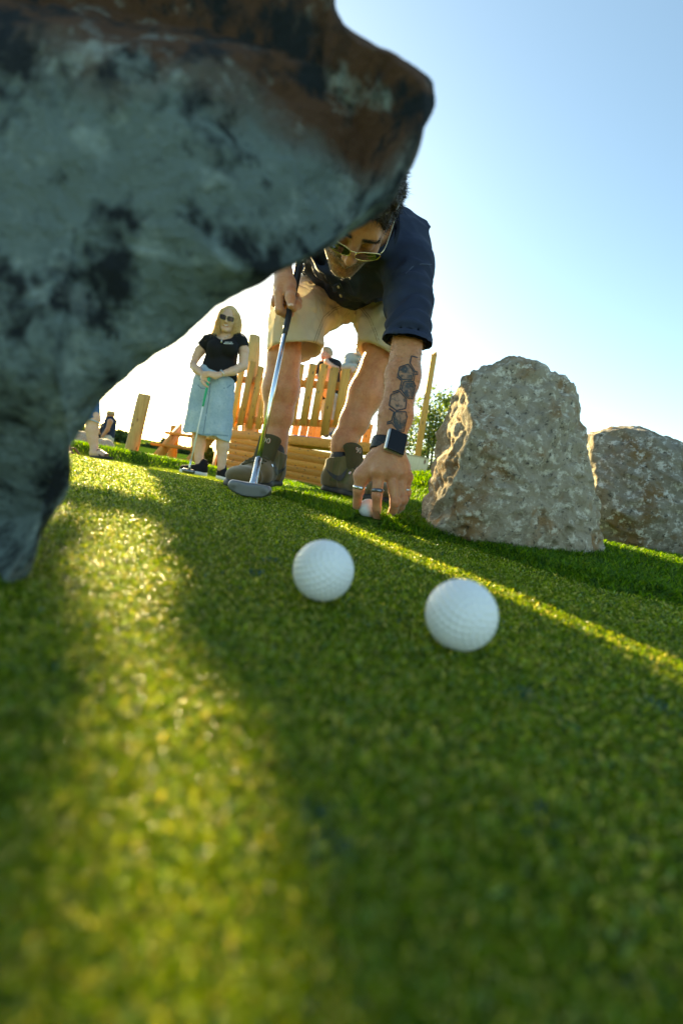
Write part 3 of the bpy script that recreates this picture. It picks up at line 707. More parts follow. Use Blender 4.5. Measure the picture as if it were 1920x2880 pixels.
# ------------------------------------------------------------------ a head in its own frame (x: person's right, y: face, z: up)
def head_volume(h=0.0025, female=False, smile=False, neck=((0, -0.02, -0.07), (0, -0.05, -0.19)), neck_r=0.055, jaw=1.0):
    v = Vol((-0.11, -0.13, -0.21), (0.11, 0.15, 0.14), h); k = 0.02
    v.ell((0, -0.012, 0.035), (0.076, 0.098, 0.088), k); v.ell((0, 0.03, -0.025), (0.064 * jaw, 0.062, 0.085), 0.03)
    for s in (-1, 1):
        v.cone((s * 0.052 * jaw, 0.0, -0.06), (s * 0.016, 0.072, -0.102), 0.022, 0.019, 0.03)
        v.ell((s * 0.036, 0.066, -0.03), (0.024, 0.022, 0.024), 0.025)
    v.ell((0, 0.080, -0.100), (0.018, 0.016, 0.016), 0.018)
    v.cone((-0.036, 0.080, 0.024), (0.036, 0.080, 0.024), 0.010, 0.010, 0.02)
    for s in (-1, 1): v.ell((s * 0.032, 0.102, 0.002), (0.017, 0.014, 0.011), 0.014, cut=True)
    for s in (-1, 1): v.ell((s * 0.032, 0.082, 0.001), (0.0135, 0.0125, 0.0115), 0.003)
    v.cone((0, 0.090, 0.014), (0, 0.108, -0.030), 0.0075, 0.0105, 0.012); v.ell((0, 0.110, -0.034), (0.0105, 0.0105, 0.0095), 0.006)
    for s in (-1, 1): v.ell((s * 0.0125, 0.100, -0.037), (0.0075, 0.009, 0.007), 0.005)
    w = 0.026 if smile else 0.021; up = 0.006 if smile else 0.001
    for zz, r, yy in ((-0.060, 0.0055, 0.094), (-0.070, 0.0065, 0.092)):
        v.cone((0, yy, zz), (w, yy - 0.011, zz + up), r, r * 0.5, 0.006); v.cone((0, yy, zz), (-w, yy - 0.011, zz + up), r, r * 0.5, 0.006)
    for s in (-1, 1):
        M = np.array(Matrix.Rotation(s * R(-18), 3, 'Z') @ Matrix.Rotation(R(8), 3, 'X'))
        v.ell((s * 0.080, -0.008, 0.000), (0.009, 0.019, 0.031), 0.006, M); v.ell((s * 0.086, -0.004, 0.004), (0.006, 0.010, 0.018), 0.004, M, cut=True)
    v.cone(neck[0], neck[1], neck_r, neck_r * 1.05, 0.02)
    return v
def place(V, M, o): return np.asarray(V) @ np.asarray(M).T + np.asarray(o)
def face_frame(f, up=None):
    f = norm(f); hf = np.array([f[0], f[1], 0]); n = np.linalg.norm(hf); u = np.array([hf[0] / n * -f[2], hf[1] / n * -f[2], n]) if up is None else norm(np.asarray(up, float) - f * np.dot(up, f))
    return np.stack([np.cross(f, u), f, u], -1)       # columns: right, forward, up

# ================================================================== the man picking up a ball
man_base = W(860, 1385, 1.50); man_base[2] = gz(man_base[0], man_base[1])
man = Thing('person', man_base, 'man in navy shirt and khaki shorts bending to pick up a ball, forearm tattooed', 'person')
body = []                                               # skin pieces, joined into one body mesh
# --- head
MH = face_frame((0.065, -0.25, -0.966)); HO = W(1003, 674, 1.06) - MH @ np.array([0, 0.093, 0.018])
NECK = W(1055, 665, 1.275)
nl = MH.T @ (NECK - HO)
hv = head_volume(0.0025, neck=((0, -0.02, -0.06), tuple(nl)), jaw=1.04) if False else head_volume(0.0025, neck=((0, -0.02, -0.06), (nl[0] * 0.8, nl[1] * 0.8, nl[2] * 0.8)), jaw=1.04)
hV, hF = hv.mesh(); hV = smooth_mesh(hV, hF, 2)
x, y, z = hV.T; hc = np.ones((len(hV), 3))
beard = sstep(-0.028, -0.055, z) * sstep(-0.01, 0.02, y) * sstep(0.012, 0.022, np.abs(x) + np.maximum(0, -(z + 0.052)) * 1.2 + 0.004)
beard = np.maximum(beard, sstep(0.04, 0.055, np.abs(x)) * sstep(0.0, -0.03, z) * sstep(-0.01, 0.01, y) * sstep(0.06, 0.03, y))
hc = hc * (1 - 0.88 * beard[:, None] * (0.8 + 0.2 * fbm(hV, 260, 2, 3)[:, None]))
lip = (np.abs(z + 0.0645) < 0.011) & (np.abs(x) < 0.021) & (y > 0.083); hc[lip] *= (0.85, 0.55, 0.55)
brow = sstep(0.007, 0.004, np.abs(z - (0.023 + 0.02 * (np.abs(x) - 0.03) * (np.abs(x) < 0.03) - 0.25 * np.maximum(0, np.abs(x) - 0.042)))) * sstep(0.008, 0.014, np.abs(x)) * sstep(0.055, 0.048, np.abs(x)) * (y > 0.04)
hc *= 1 - 0.85 * brow[:, None]
body.append((place(hV, MH, HO), hF, hc))
# --- left forearm (image right) with the hand that holds the ball
E_L, WR_L = W(1160, 958, 1.095), W(1087, 1266, 1.0)
J = lambda x, y, Y: W(940 + x / 4.3556, 940 + y / 4.3556, Y)
lo = np.minimum(E_L, WR_L) - 0.1; hi = np.maximum(E_L, WR_L) + 0.1; lo[2] = -0.03
av = Vol(lo, hi, 0.0025)
side = np.array([1.0, 0.25, 0.1])
av.econe(W(1148, 935, 1.11), W(1132, 1060, 1.065), (0.035, 0.035), (0.0375, 0.036), side, 0.02)
av.econe(W(1132, 1060, 1.065), W(1112, 1170, 1.03), (0.0375, 0.036), (0.035, 0.030), side, 0.02)
av.econe(W(1112, 1170, 1.03), WR_L, (0.035, 0.030), (0.0315, 0.022), side, 0.02)
MC = {'i': J(545, 1700, 0.968), 'm': J(690, 1690, 0.966), 'r': J(805, 1715, 0.974), 'p': J(875, 1770, 0.988)}
for q, r in (('i', 0.0155), ('m', 0.0155), ('r', 0.0145), ('p', 0.013)): av.cone(WR_L + (MC[q] - WR_L) * 0.1, MC[q], 0.021, r, 0.018)
av.econe(J(640, 1480, 0.995), J(700, 1650, 0.982), (0.034, 0.017), (0.040, 0.016), side, 0.02)
def finger(v, pts, rad, k=0.005):
    v.chain(pts, rad, k)
FI = [MC['i'], J(520, 1985, 0.958), J(522, 2140, 0.966), J(520, 2240, 0.978)]
FM = [MC['m'], J(745, 2055, 0.953), J(722, 2150, 0.968), J(690, 2195, 0.985)]
FR = [MC['r'], J(835, 2030, 0.965), J(810, 2110, 0.982), J(775, 2160, 1.0)]
FP = [MC['p'], J(880, 1950, 0.985), J(872, 2010, 0.998), J(850, 2050, 1.012)]
TH = [J(470, 1560, 0.99), J(330, 1740, 0.985), J(300, 1905, 0.985), J(272, 2100, 0.998)]
finger(av, FI, (0.0125, 0.0105, 0.0095, 0.0088)); finger(av, FM, (0.0125, 0.0105, 0.0095, 0.0088)); finger(av, FR, (0.0118, 0.0098, 0.009, 0.008)); finger(av, FP, (0.0105, 0.0088, 0.008, 0.0072))
finger(av, TH, (0.019, 0.0145, 0.0115, 0.0098), 0.010)
av.cone(J(500, 1650, 0.985), J(360, 1740, 0.990), 0.014, 0.012, 0.02)
for f in (FI, FM, FR, FP): av.ell(f[1], 0.0112, 0.004); av.ell(f[0] + np.array([0, -0.004, 0.004]), 0.012, 0.01)
for q in 'imrp': av.cone(WR_L + (MC[q] - WR_L) * 0.35 + np.array([0, -0.011, 0.002]), MC[q] + np.array([0, -0.010, 0.004]), 0.005, 0.006, 0.006)
av.disp(lambda P: 0.0010 * fbm(P, 70, 3, 5))
aV, aF = av.mesh(); aV = smooth_mesh(aV, aF, 1)
kn = np.minimum.reduce([np.linalg.norm(aV - f[j], axis=1) for f in (FI, FM, FR, FP) for j in (0, 1)])
ac = 1 - np.array([0.04, 0.22, 0.26]) * sstep(0.024, 0.008, kn)[:, None]
body.append((aV, aF, ac))
# --- right arm with the hand on the putter
G = lambda x, y, Y: W(740 + x / 9.8, 700 + y / 9.8, Y + RD)
RD = -0.112
WR_R, EL_R, SH_R = W(798, 776, 1.455 + RD), W(783, 612, 1.53 + RD * 0.6), W(890, 560, 1.42)
rv = Vol(WR_R - (0.13, 0.12, 0.14), np.maximum(WR_R, EL_R) + 0.09, 0.0025)
rv.econe(EL_R, W(792, 715, 1.48 + RD * 0.9), (0.037, 0.037), (0.031, 0.033), (1, 0.3, 0), 0.02); rv.econe(W(792, 715, 1.48 + RD * 0.9), WR_R, (0.031, 0.033), (0.0225, 0.028), (1, 0.3, 0), 0.02)
rv.econe(WR_R, G(540, 1120, 1.438), (0.022, 0.026), (0.025, 0.031), (1, 0.3, 0), 0.02)
rI = [G(520, 1080, 1.425), G(440, 1250, 1.417), G(440, 1690, 1.408), G(590, 1790, 1.424), G(760, 1790, 1.425)]
rM = [G(430, 1150, 1.445), G(335, 1480, 1.440), G(480, 1640, 1.468), G(800, 1590, 1.462), G(960, 1560, 1.440), G(850, 1640, 1.414)]
rR = [G(430, 1100, 1.465), G(340, 1420, 1.462), G(520, 1500, 1.487), G(850, 1450, 1.480), G(970, 1440, 1.455), G(900, 1500, 1.430)]
rP = [G(450, 1050, 1.480), G(370, 1300, 1.482), G(560, 1360, 1.500), G(850, 1300, 1.490), G(930, 1290, 1.465)]
rT = [G(700, 960, 1.432), G(735, 1140, 1.415), G(750, 1350, 1.397), G(765, 1560, 1.386)]
rv.chain(rI, (0.016, 0.0135, 0.0115, 0.0105, 0.0095), 0.006); rv.chain(rM, (0.015, 0.0125, 0.0115, 0.0105, 0.0105, 0.0095), 0.005)
rv.chain(rR, (0.015, 0.0115, 0.0105, 0.0105, 0.010, 0.009), 0.005); rv.chain(rP, (0.014, 0.0105, 0.010, 0.0095, 0.0088), 0.005)
rv.chain(rT, (0.019, 0.0155, 0.0128, 0.0105), 0.01); rv.ell(G(610, 980, 1.436), (0.026, 0.022, 0.026), 0.02)
rV, rF = rv.mesh(); rV = smooth_mesh(rV, rF, 1); body.append((rV, rF, np.ones((len(rV), 3))))
# --- legs
HIP_R, HIP_L, PEL = W(912, 835, 1.84), W(1062, 840, 1.84), W(987, 812, 1.86)
KN_R, AN_R = W(808, 900, 1.53), W(776, 1268, 1.525)
KN_L, AN_L = W(1092, 940, 1.57), W(962, 1262, 1.525)
lv = Vol((min(AN_R[0], KN_R[0]) - 0.12, 1.3, -0.01), (KN_L[0] + 0.12, 2.05, 1.02), 0.004)
def leg(v, hip, kn, pts, an, calf):
    v.cone(hip, kn, 0.085, 0.060, 0.03); v.ell(kn + np.array([0.004, -0.008, -0.01]), (0.045, 0.046, 0.055), 0.03)
    v.chain([kn] + [p for p, _ in pts] + [an], [0.053] + [r for _, r in pts] + [0.033], 0.02)
    v.ell(calf, (0.045, 0.05, 0.10), 0.03)
leg(lv, HIP_R, KN_R, [(W(799, 1003, 1.525), 0.0515), (W(790, 1094, 1.53), 0.0585), (W(784, 1168, 1.53), 0.046), (W(775, 1235, 1.525), 0.0365)], AN_R, W(790, 1080, 1.56))
leg(lv, HIP_L, KN_L, [(W(1066, 1020, 1.56), 0.054), (W(1029, 1105, 1.555), 0.057), (W(996, 1185, 1.545), 0.047), (W(968, 1240, 1.53), 0.0395)], AN_L, W(1040, 1090, 1.59))
for an, toe in ((AN_R, W(700, 1350, 1.38)), (AN_L, W(1000, 1360, 1.38))): lv.cone(an, an + np.array([0, 0, -0.05]), 0.032, 0.028, 0.02)
for a, b in ((HIP_R, HIP_L),): lv.cone(a, b, 0.09, 0.09, 0.03)
CH = W(1035, 700, 1.42); SH_L = W(1145, 752, 1.28)
lV, lF = lv.mesh(); lV = smooth_mesh(lV, lF, 1); body.append((lV, lF, np.ones((len(lV), 3))))
# --- torso inside the shirt ties head, arms and legs together
tv = Vol((-0.34, 1.0, 0.45), (0.40, 2.05, 1.16), 0.008)
tv.cone(PEL, CH, 0.105, 0.12, 0.03).cone(CH, NECK, 0.09, 0.055, 0.03).cone(CH, SH_L, 0.08, 0.045, 0.03).cone(SH_L, W(1148, 940, 1.11), 0.042, 0.034, 0.02)
tv.cone(CH, SH_R, 0.08, 0.045, 0.03).cone(SH_R, EL_R, 0.042, 0.034, 0.02)
tV, tF = tv.mesh(); body.append((tV, tF, np.ones((len(tV), 3))))
V, F = join([(a, b) for a, b, _ in body]); man.add('body', V, F, skin_tan, True, np.vstack([c for *_, c in body]))

# --- hair
cv = Vol((-0.12, -0.15, -0.10), (0.12, 0.14, 0.19), 0.003)
cv.ell((0, -0.016, 0.040), (0.084, 0.106, 0.094), 0.02); cv.ell((0.0, 0.045, 0.105), (0.062, 0.045, 0.034), 0.03); cv.ell((0.0, 0.0, 0.125), (0.06, 0.07, 0.025), 0.03)
cv.disp(lambda P: 0.006 * fbm(P * (1, 0.6, 1), 55, 3, 8))
cv.ell((0, 0.105, 0.005), (0.074, 0.072, 0.066), 0.012, cut=True); cv.ell((0, 0.06, -0.08), (0.12, 0.075, 0.075), 0.01, cut=True)
for s in (-1, 1): cv.ell((s * 0.09, -0.005, 0.0), (0.03, 0.028, 0.036), 0.008, cut=True)
cv.half((0, 0, -0.055), (0, 0.25, -1))
V, F = cv.mesh(); P, N = on_surface(V, F, 9000, 4)
flow = N * 0.55 + np.array([0.0, 0.35, 0.35]) + 0.35 * np.random.default_rng(3).normal(size=N.shape); flow /= np.linalg.norm(flow, axis=1, keepdims=True)
hs = man.add('hair', place(V, MH, HO), F, hair_dark, True)
V2, F2 = strands(P - N * 0.002, N, flow, 0.014, 0.0006, 5, 0.35, 2); props(man.add('hair_strands', place(V2, MH, HO), F2, hair_dark, True, parent=hs), kind='stuff')
r3 = np.random.default_rng(31)
bx = np.r_[r3.uniform(0.012, 0.052, 260), -r3.uniform(0.012, 0.052, 260)]; ax_ = np.abs(bx)
B0 = np.column_stack([bx, np.full(len(bx), 0.16), 0.0225 + r3.normal(size=len(bx)) * 0.0022 - 0.25 * np.maximum(0, ax_ - 0.042)]); B1, hit = hv.project(B0, np.array([0, -1.0, 0]), off=0.0, dist=0.15)
V2, F2 = strands(B1[hit], None, np.column_stack([np.sign(bx) * 0.8, np.full(len(bx), 0.35), np.full(len(bx), 0.3)])[hit], 0.009, 0.0005, 9, 0.2)
props(man.add('eyebrows', place(V2, MH, HO), F2, hair_dark, False), kind='stuff')
P, N = on_surface(*(hv.mesh()), 14000, 14); b_ = sstep(-0.03, -0.055, P[:, 2]) * sstep(0.0, 0.02, P[:, 1]) * (np.abs(P[:, 0]) + np.maximum(0, -(P[:, 2] + 0.052)) * 1.2 > 0.018)
m_ = np.random.default_rng(2).uniform(size=len(P)) < b_; V2, F2 = strands(P[m_], N[m_], N[m_] * 0.6 + np.array([0, 0.1, -0.7]), 0.005, 0.00035, 12, 0.3)
props(man.add('beard', place(V2, MH, HO), F2, hair_dark, False), kind='stuff')
# body hair that catches the back light
def body_hair(V, F, n, seed, down, keep, L=0.011):
    P, N = on_surface(V, F, n, seed, keep); D = N * 0.75 + np.asarray(down) * 0.6 + 0.25 * np.random.default_rng(seed).normal(size=N.shape); D /= np.linalg.norm(D, axis=1, keepdims=True)
    return strands(P, N, D, L, 0.00022, seed, 0.35)
h1 = body_hair(lV, lF, 26000, 41, (0, 0, -1), lambda P: (P[:, 2] < 0.50) & (P[:, 2] > 0.13))
h2 = body_hair(aV, aF, 9000, 42, norm(WR_L - E_L), lambda P: P[:, 2] > WR_L[2] + 0.01, 0.010)
V, F = join([h1, h2]); props(man.add('body_hair', V, F, hair_body, False), kind='stuff')
# --- tattoo
T = lambda pts: [(940 + a / 4.3556, 940 + b / 4.3556) for a, b in pts]
H1 = T([(800, 400), (905, 365), (975, 465), (945, 560), (835, 555), (775, 500)]); H2 = T([(850, 580), (965, 580), (1000, 680), (960, 790), (890, 780), (820, 680)])
H3 = T([(690, 740), (800, 700), (885, 800), (870, 910), (760, 935), (670, 870)]); H4 = T([(745, 950), (875, 950), (890, 1010), (850, 1190), (790, 1180), (725, 1070)])
lines = [(H1, 1), (H2, 1), (H3, 1), (H4, 1), (T([(765, 520), (825, 570), (800, 680), (710, 710)]), 0), (T([(1020, 285), (945, 265), (925, 350), (990, 460), (1025, 465)]), 0), (T([(1025, 488), (985, 490), (970, 580), (1000, 640)]), 0),
         (T([(670, 910), (730, 950), (700, 1060), (640, 1080)]), 0), (T([(640, 1100), (705, 1085), (785, 1190), (765, 1290)]), 0), (T([(560, 1245), (640, 1300)]), 0)]
V, F = join([ribbon(av, p, 0.85, 0.0030, closed=bool(c)) for p, c in lines]); tat = man.add('tattoo', V, F, ink, False)
sh = lambda p, s=0.88: [tuple(np.mean(p, 0) + (np.array(q) - np.mean(p, 0)) * s) for q in p]
for hx, mm in ((H1, ink_fill), (H2, ink_fill), (H3, ink_light), (H4, ink_fill)):
    V, F = patch(av, sh(hx), 0.85); man.add('tattoo_panel', V, F, mm, False, parent=tat)
# --- nails
def nail(tip, prev, face, w=0.0055):
    d = norm(tip - prev); f = norm(np.asarray(face) - d * np.dot(face, d)); s = np.cross(d, f); P = []
    for a in np.linspace(-0.6, 1, 5):
        for b in np.linspace(-1, 1, 5): P.append(tip + d * a * 0.0075 + s * b * w * (0.85 if a > 0.9 else 1) + f * (0.0103 - 0.003 * b * b - 0.0022 * max(a, 0) ** 2))
    i = np.arange(4)[:, None] * 5; j = np.arange(4)[None]; return np.array(P), np.stack([i + j, i + j + 1, i + j + 6, i + j + 5], -1).reshape(-1, 4)
man.add('thumbnail', *nail(rT[3], rT[2], (0.0, -1, 0.2), 0.0075), nail_m)
# --- shirt
sv = Vol((-0.36, 0.98, 0.42), (0.42, 2.0, 1.16), 0.005)
XW = np.array([1.0, 0.15, 0.1])
BEL = W(985, 760, 1.64); CHS = W(1035, 705, 1.40)
sv.econe(BEL + (CHS - BEL) * -0.35, CHS, (0.165, 0.105), (0.170, 0.115), XW, 0.05)
sv.ell(W(985, 783, 1.60), (0.13, 0.10, 0.078), 0.05)
sv.cone(CHS, W(1115, 705, 1.38), 0.115, 0.085, 0.06); sv.cone(W(1115, 705, 1.36), SH_L, 0.085, 0.068, 0.05)
sv.cone(W(1095, 690, 1.38), W(1075, 650, 1.30), 0.085, 0.062, 0.05); sv.cone(NECK, W(1045, 670, 1.24), 0.066, 0.066, 0.03)
sv.cone(CHS, W(950, 640, 1.43), 0.11, 0.10, 0.06); sv.cone(W(950, 640, 1.43), SH_R, 0.09, 0.062, 0.05); sv.cone(SH_R, EL_R, 0.060, 0.052, 0.03)
SL = [SH_L, W(1148, 850, 1.185), W(1147, 935, 1.112)]
sv.cone(SL[0], SL[1], 0.066, 0.0565, 0.03); sv.cone(SL[1], SL[2], 0.0565, 0.0535, 0.02)
CU0, CU1 = W(1145, 948, 1.108), W(1139, 1004, 1.08)
sv.econe(CU0, CU1, (0.0555, 0.052), (0.0545, 0.050), XW, 0.006, flat=True)
dS = norm(SL[2] - SL[0])
def folds(P):
    # creases across the sleeve and diagonal pulls over the chest
    s = (P - SL[0]) @ dS; ins = sstep(0.16, 0.12, np.linalg.norm(P - SL[0] - dS * np.clip(s, 0, 0.3)[:, None], axis=1)); n1 = fbm(P, 11, 2, 6)
    a = np.sin(s * 120 + 5 * n1 + 22 * (P[:, 0])) * 0.0042 * ins * sstep(0.0, 0.08, s)
    b = np.abs(fbm(P * (1.0, 0.45, 1.3) + 0.10 * n1[:, None], 10, 2, 16)) * 0.028 * (1 - ins) - 0.008 * (1 - ins)
    return a + b + 0.0012 * fbm(P, 60, 2, 4)
sv.disp(folds)
# rolled cuff: two soft rolls and an open end
sv.half(CU1, norm(CU1 - CU0)) if False else None
dC = norm(CU1 - CU0)
for f_, r_ in ((0.15, 0.0555), (0.55, 0.0560), (0.9, 0.0550)):
    c_ = CU0 + (CU1 - CU0) * f_; tv_, tf_ = None, None
    for a in np.linspace(0, 2 * np.pi, 22, endpoint=False):
        u_, v_, _ = frame(dC); p_ = c_ + (np.cos(a) * u_ + np.sin(a) * v_) * (r_ - 0.003) + dC * 0.004 * np.sin(a * 2 + f_ * 9); q_ = c_ + (np.cos(a + 0.3) * u_ + np.sin(a + 0.3) * v_) * (r_ - 0.003) + dC * 0.004 * np.sin((a + 0.3) * 2 + f_ * 9)
        sv.cone(p_, q_, 0.0075, 0.0075, 0.004)
sv.econe(CU0 + dC * 0.012, CU1 + dC * 0.03, (0.0455, 0.043), (0.0475, 0.045), XW, 0.003, cut=True)
# neck opening and open hem at the waist
sv.cone(NECK + norm(HO - NECK) * 0.03, HO, 0.058, 0.062, 0.004, cut=True)
dB = norm(CHS - BEL)
HEM_P = BEL - dB * 0.02
sv.half(HEM_P, -dB * 1.0 + np.array([0, 0, -0.18]))
sv.econe(HEM_P - dB * 0.06, HEM_P + dB * 0.03, (0.150, 0.092), (0.150, 0.092), XW, 0.01, cut=True)
V, F = sv.mesh(); V = smooth_mesh(V, F, 3); shirt = man.add('shirt', V, F, navy)
# collar
ca = np.linspace(0, 2 * np.pi, 40); cu, cvv, cw = frame(norm(HO - NECK)); NB = NECK + norm(HO - NECK) * 0.035
ring = [NB + (np.cos(a) * cu + np.sin(a) * cvv) * 0.071 for a in ca]; top = [NB + (np.cos(a) * cu + np.sin(a) * cvv) * 0.077 + cw * (0.030 + 0.006 * np.sin(3 * a)) for a in ca]; inn = [NB + (np.cos(a) * cu + np.sin(a) * cvv) * 0.068 + cw * 0.028 for a in ca]
P = np.vstack([ring, top, inn]); n = 40; i = np.array([0, n])[:, None]; j = np.arange(n - 1)[None]
man.add('collar', P, np.stack([i + j, i + j + 1, i + n + j + 1, i + n + j], -1).reshape(-1, 4), navy, parent=shirt)
# placket and buttons down the front, shoulder seam and yoke
pk = [(902, 655), (922, 700), (942, 745), (962, 795), (978, 832)]
V, F = join([ribbon(sv, [(a - 7, b) for a, b in pk], 0.9, 0.0018, 8), ribbon(sv, [(a + 17, b - 6) for a, b in pk], 0.9, 0.0018, 8)]); man.add('placket_seam', V, F, mat('navy_thread', (0.045, 0.06, 0.10), 0.8), parent=shirt)
for (a, b) in ((938, 734), (951, 806), (958, 832)):
    p, hit = sv.project(np.array([W(a, b, 0.9)]), ray(a, b), off=0.001, dist=0.9)
    if hit[0]:
        n_ = sv.normal(p)[0]; u_, v_, _ = frame(n_); A = np.linspace(0, 2 * np.pi, 14, endpoint=False)
        man.add('button', *prism([p[0] + (np.cos(t) * u_ + np.sin(t) * v_) * 0.0055 for t in A], n_, 0.0025), mat('horn_button', (0.55, 0.47, 0.30), 0.35), parent=shirt)
V, F = ribbon(sv, [(1140, 770), (1160, 750), (1185, 742), (1214, 744)], 0.9, 0.003, 6); man.add('shoulder_seam', V, F, bpy.data.materials['navy_thread'], parent=shirt)
# --- shorts
bv = Vol((-0.33, 1.33, 0.38), (0.40, 2.06, 1.06), 0.005)
bv.ell(PEL + np.array([0, 0, 0.01]), (0.172, 0.14, 0.125), 0.03); bv.ell(W(985, 838, 1.79), (0.11, 0.09, 0.06), 0.05)
HE_R, HE_L = W(829, 990, 1.515), W(1078, 1012, 1.565)
def short_leg(hip, kn, end, u):
    k2 = kn + np.array([0.008 * np.sign(0.1 - kn[0]), -0.004, 0.0])
    bv.econe(hip + np.array([0, 0.01, 0]), k2, (0.118, 0.112), (0.100, 0.098), u, 0.04); bv.econe(k2, end + (end - k2) * 0.25, (0.100, 0.098), (0.094, 0.094), u, 0.03)
short_leg(HIP_R, KN_R, HE_R, (1, 0.1, -0.1)); short_leg(HIP_L, KN_L, HE_L, (1, -0.1, 0.2))
CRO = W(985, 845, 1.72)
def sfold(P):
    n1 = fbm(P, 9, 2, 2); return np.abs(fbm(P * (1, 0.8, 0.7) + 0.10 * n1[:, None], 11, 3, 26)) * 0.016 - 0.006 + 0.0050 * np.sin((P[:, 2] + 0.55 * np.abs(P[:, 0] - CRO[0])) * 175 + 2.5 * n1) * np.exp(-((np.linalg.norm((P - CRO) * (1, 0.6, 1.3), axis=1)) / 0.15) ** 2) + 0.001 * fbm(P, 70, 2, 3)
bv.disp(sfold)
for kn, end, d in ((KN_R, HE_R, norm((0.30, -0.12, -0.95))), (KN_L, HE_L, norm((-0.30, -0.12, -0.95)))):
    q = bv.sub(end - 0.2, end + 0.2, 0); x, y, z = bv.ax[0][q[0]][:, None, None], bv.ax[1][q[1]][None, :, None], bv.ax[2][q[2]][None, None, :]
    near = np.sqrt((x - end[0]) ** 2 + (y - end[1]) ** 2) < 0.15
    wav = 0.004 * np.sin(2 * np.arctan2(y - end[1], x - end[0]) + 1)
    pl = ((x - end[0]) * d[0] + (y - end[1]) * d[1] + (z - end[2]) * d[2] + wav).astype(np.float32)
    bv.D[q] = np.where(near, np.maximum(bv.D[q], pl), bv.D[q])
    ax_k = norm(end - kn); bv.econe(kn + ax_k * 0.0, end + ax_k * 0.10, (0.080, 0.078), (0.080, 0.080), (1, 0, 0), 0.004, cut=True)
V, F = bv.mesh(); V = smooth_mesh(V, F, 3); shorts = man.add('shorts', V, F, khaki)
st = [ribbon(bv, p, 0.9, 0.0016, 10) for p in ([(985, 842), (982, 862), (975, 880), (965, 893)], [(990, 842), (988, 862), (981, 882), (970, 894)], [(978, 858), (940, 872), (915, 895), (900, 930), (888, 965)], [(978, 853), (936, 867), (909, 892), (894, 928), (882, 962)],
                                               [(990, 858), (1015, 870), (1035, 895), (1052, 935), (1060, 960)], [(991, 853), (1019, 866), (1040, 892), (1057, 932), (1065, 957)])]
V, F = join(st); man.add('stitching', V, F, stitch_m, False, parent=shorts)
# --- watch
wx = norm(E_L - WR_L); WC = WR_L + wx * 0.006
fn = norm(np.array([0.34, -0.93, 0.12])); fn = norm(fn - wx * np.dot(fn, wx)); ws = np.cross(wx, fn)
sd = norm(side - wx * np.dot(side, wx))
V, F = torus(WC, wx, 1.0, 0.0016, 44, 8, ell=(0.0365, 0.0275), u=sd, wide=9.5); watch = man.add('watch_strap', V, F, black_rub)
p, hit = av.project(np.array([WC + fn * 0.08]), -fn, off=0.001, dist=0.09); fc = p[0] + fn * 0.006 if hit[0] else WC + fn * 0.034
wv = Vol(fc - 0.035, fc + 0.035, 0.0015); wv.rbox(fc, (0.0235, 0.0265, 0.0075), np.stack([ws, wx, fn]), 0.0065, 0.001); wv.cone(fc + ws * 0.0245 + wx * 0.008, fc + ws * 0.0265 + wx * 0.008, 0.0045, 0.0045, 0.001)
V, F = wv.mesh(); man.add('watch_case', smooth_mesh(V, F, 1), F, mat('titanium', (0.50, 0.48, 0.44), 0.35, metal=1.0), parent=watch)
wv = Vol(fc - 0.03, fc + 0.03, 0.001); wv.rbox(fc + fn * 0.0070, (0.0208, 0.0238, 0.0022), np.stack([ws, wx, fn]), 0.0021, 0.001)
V, F = wv.mesh(); man.add('watch_screen', V, F, black_gloss, parent=watch)
# --- rings and bracelet
def ringp(a, b, t, r, w, m): 
    c = a + (b - a) * t; man.add('ring', *torus(c, norm(b - a), r, 0.0011, 30, 8, wide=w), m)
ringp(TH[1], TH[2], 0.85, 0.0138, 3.2, steel); ringp(FI[0], FI[1], 0.78, 0.0128, 3.4, dark_steel); ringp(FP[0], FP[1], 0.78, 0.0102, 2.0, steel)
bd = norm(WR_R - EL_R); man.add('bracelet', *torus(WR_R + bd * 0.002, norm(bd + np.array([0.25, 0, 0.0])), 1.0, 0.0011, 40, 8, ell=(0.0245, 0.0305), u=norm(np.array([1, 0.3, 0]) - bd * np.dot((1, 0.3, 0), bd))), mat('bracelet_cord', (0.30, 0.26, 0.16), 0.5))
# --- necklace chain
nk = catmull([W(950, 722, 1.16), W(957, 750, 1.18), W(968, 765, 1.20), W(985, 770, 1.23)], 24); man.add('necklace', *tube(nk, 0.0011, 6), gold)
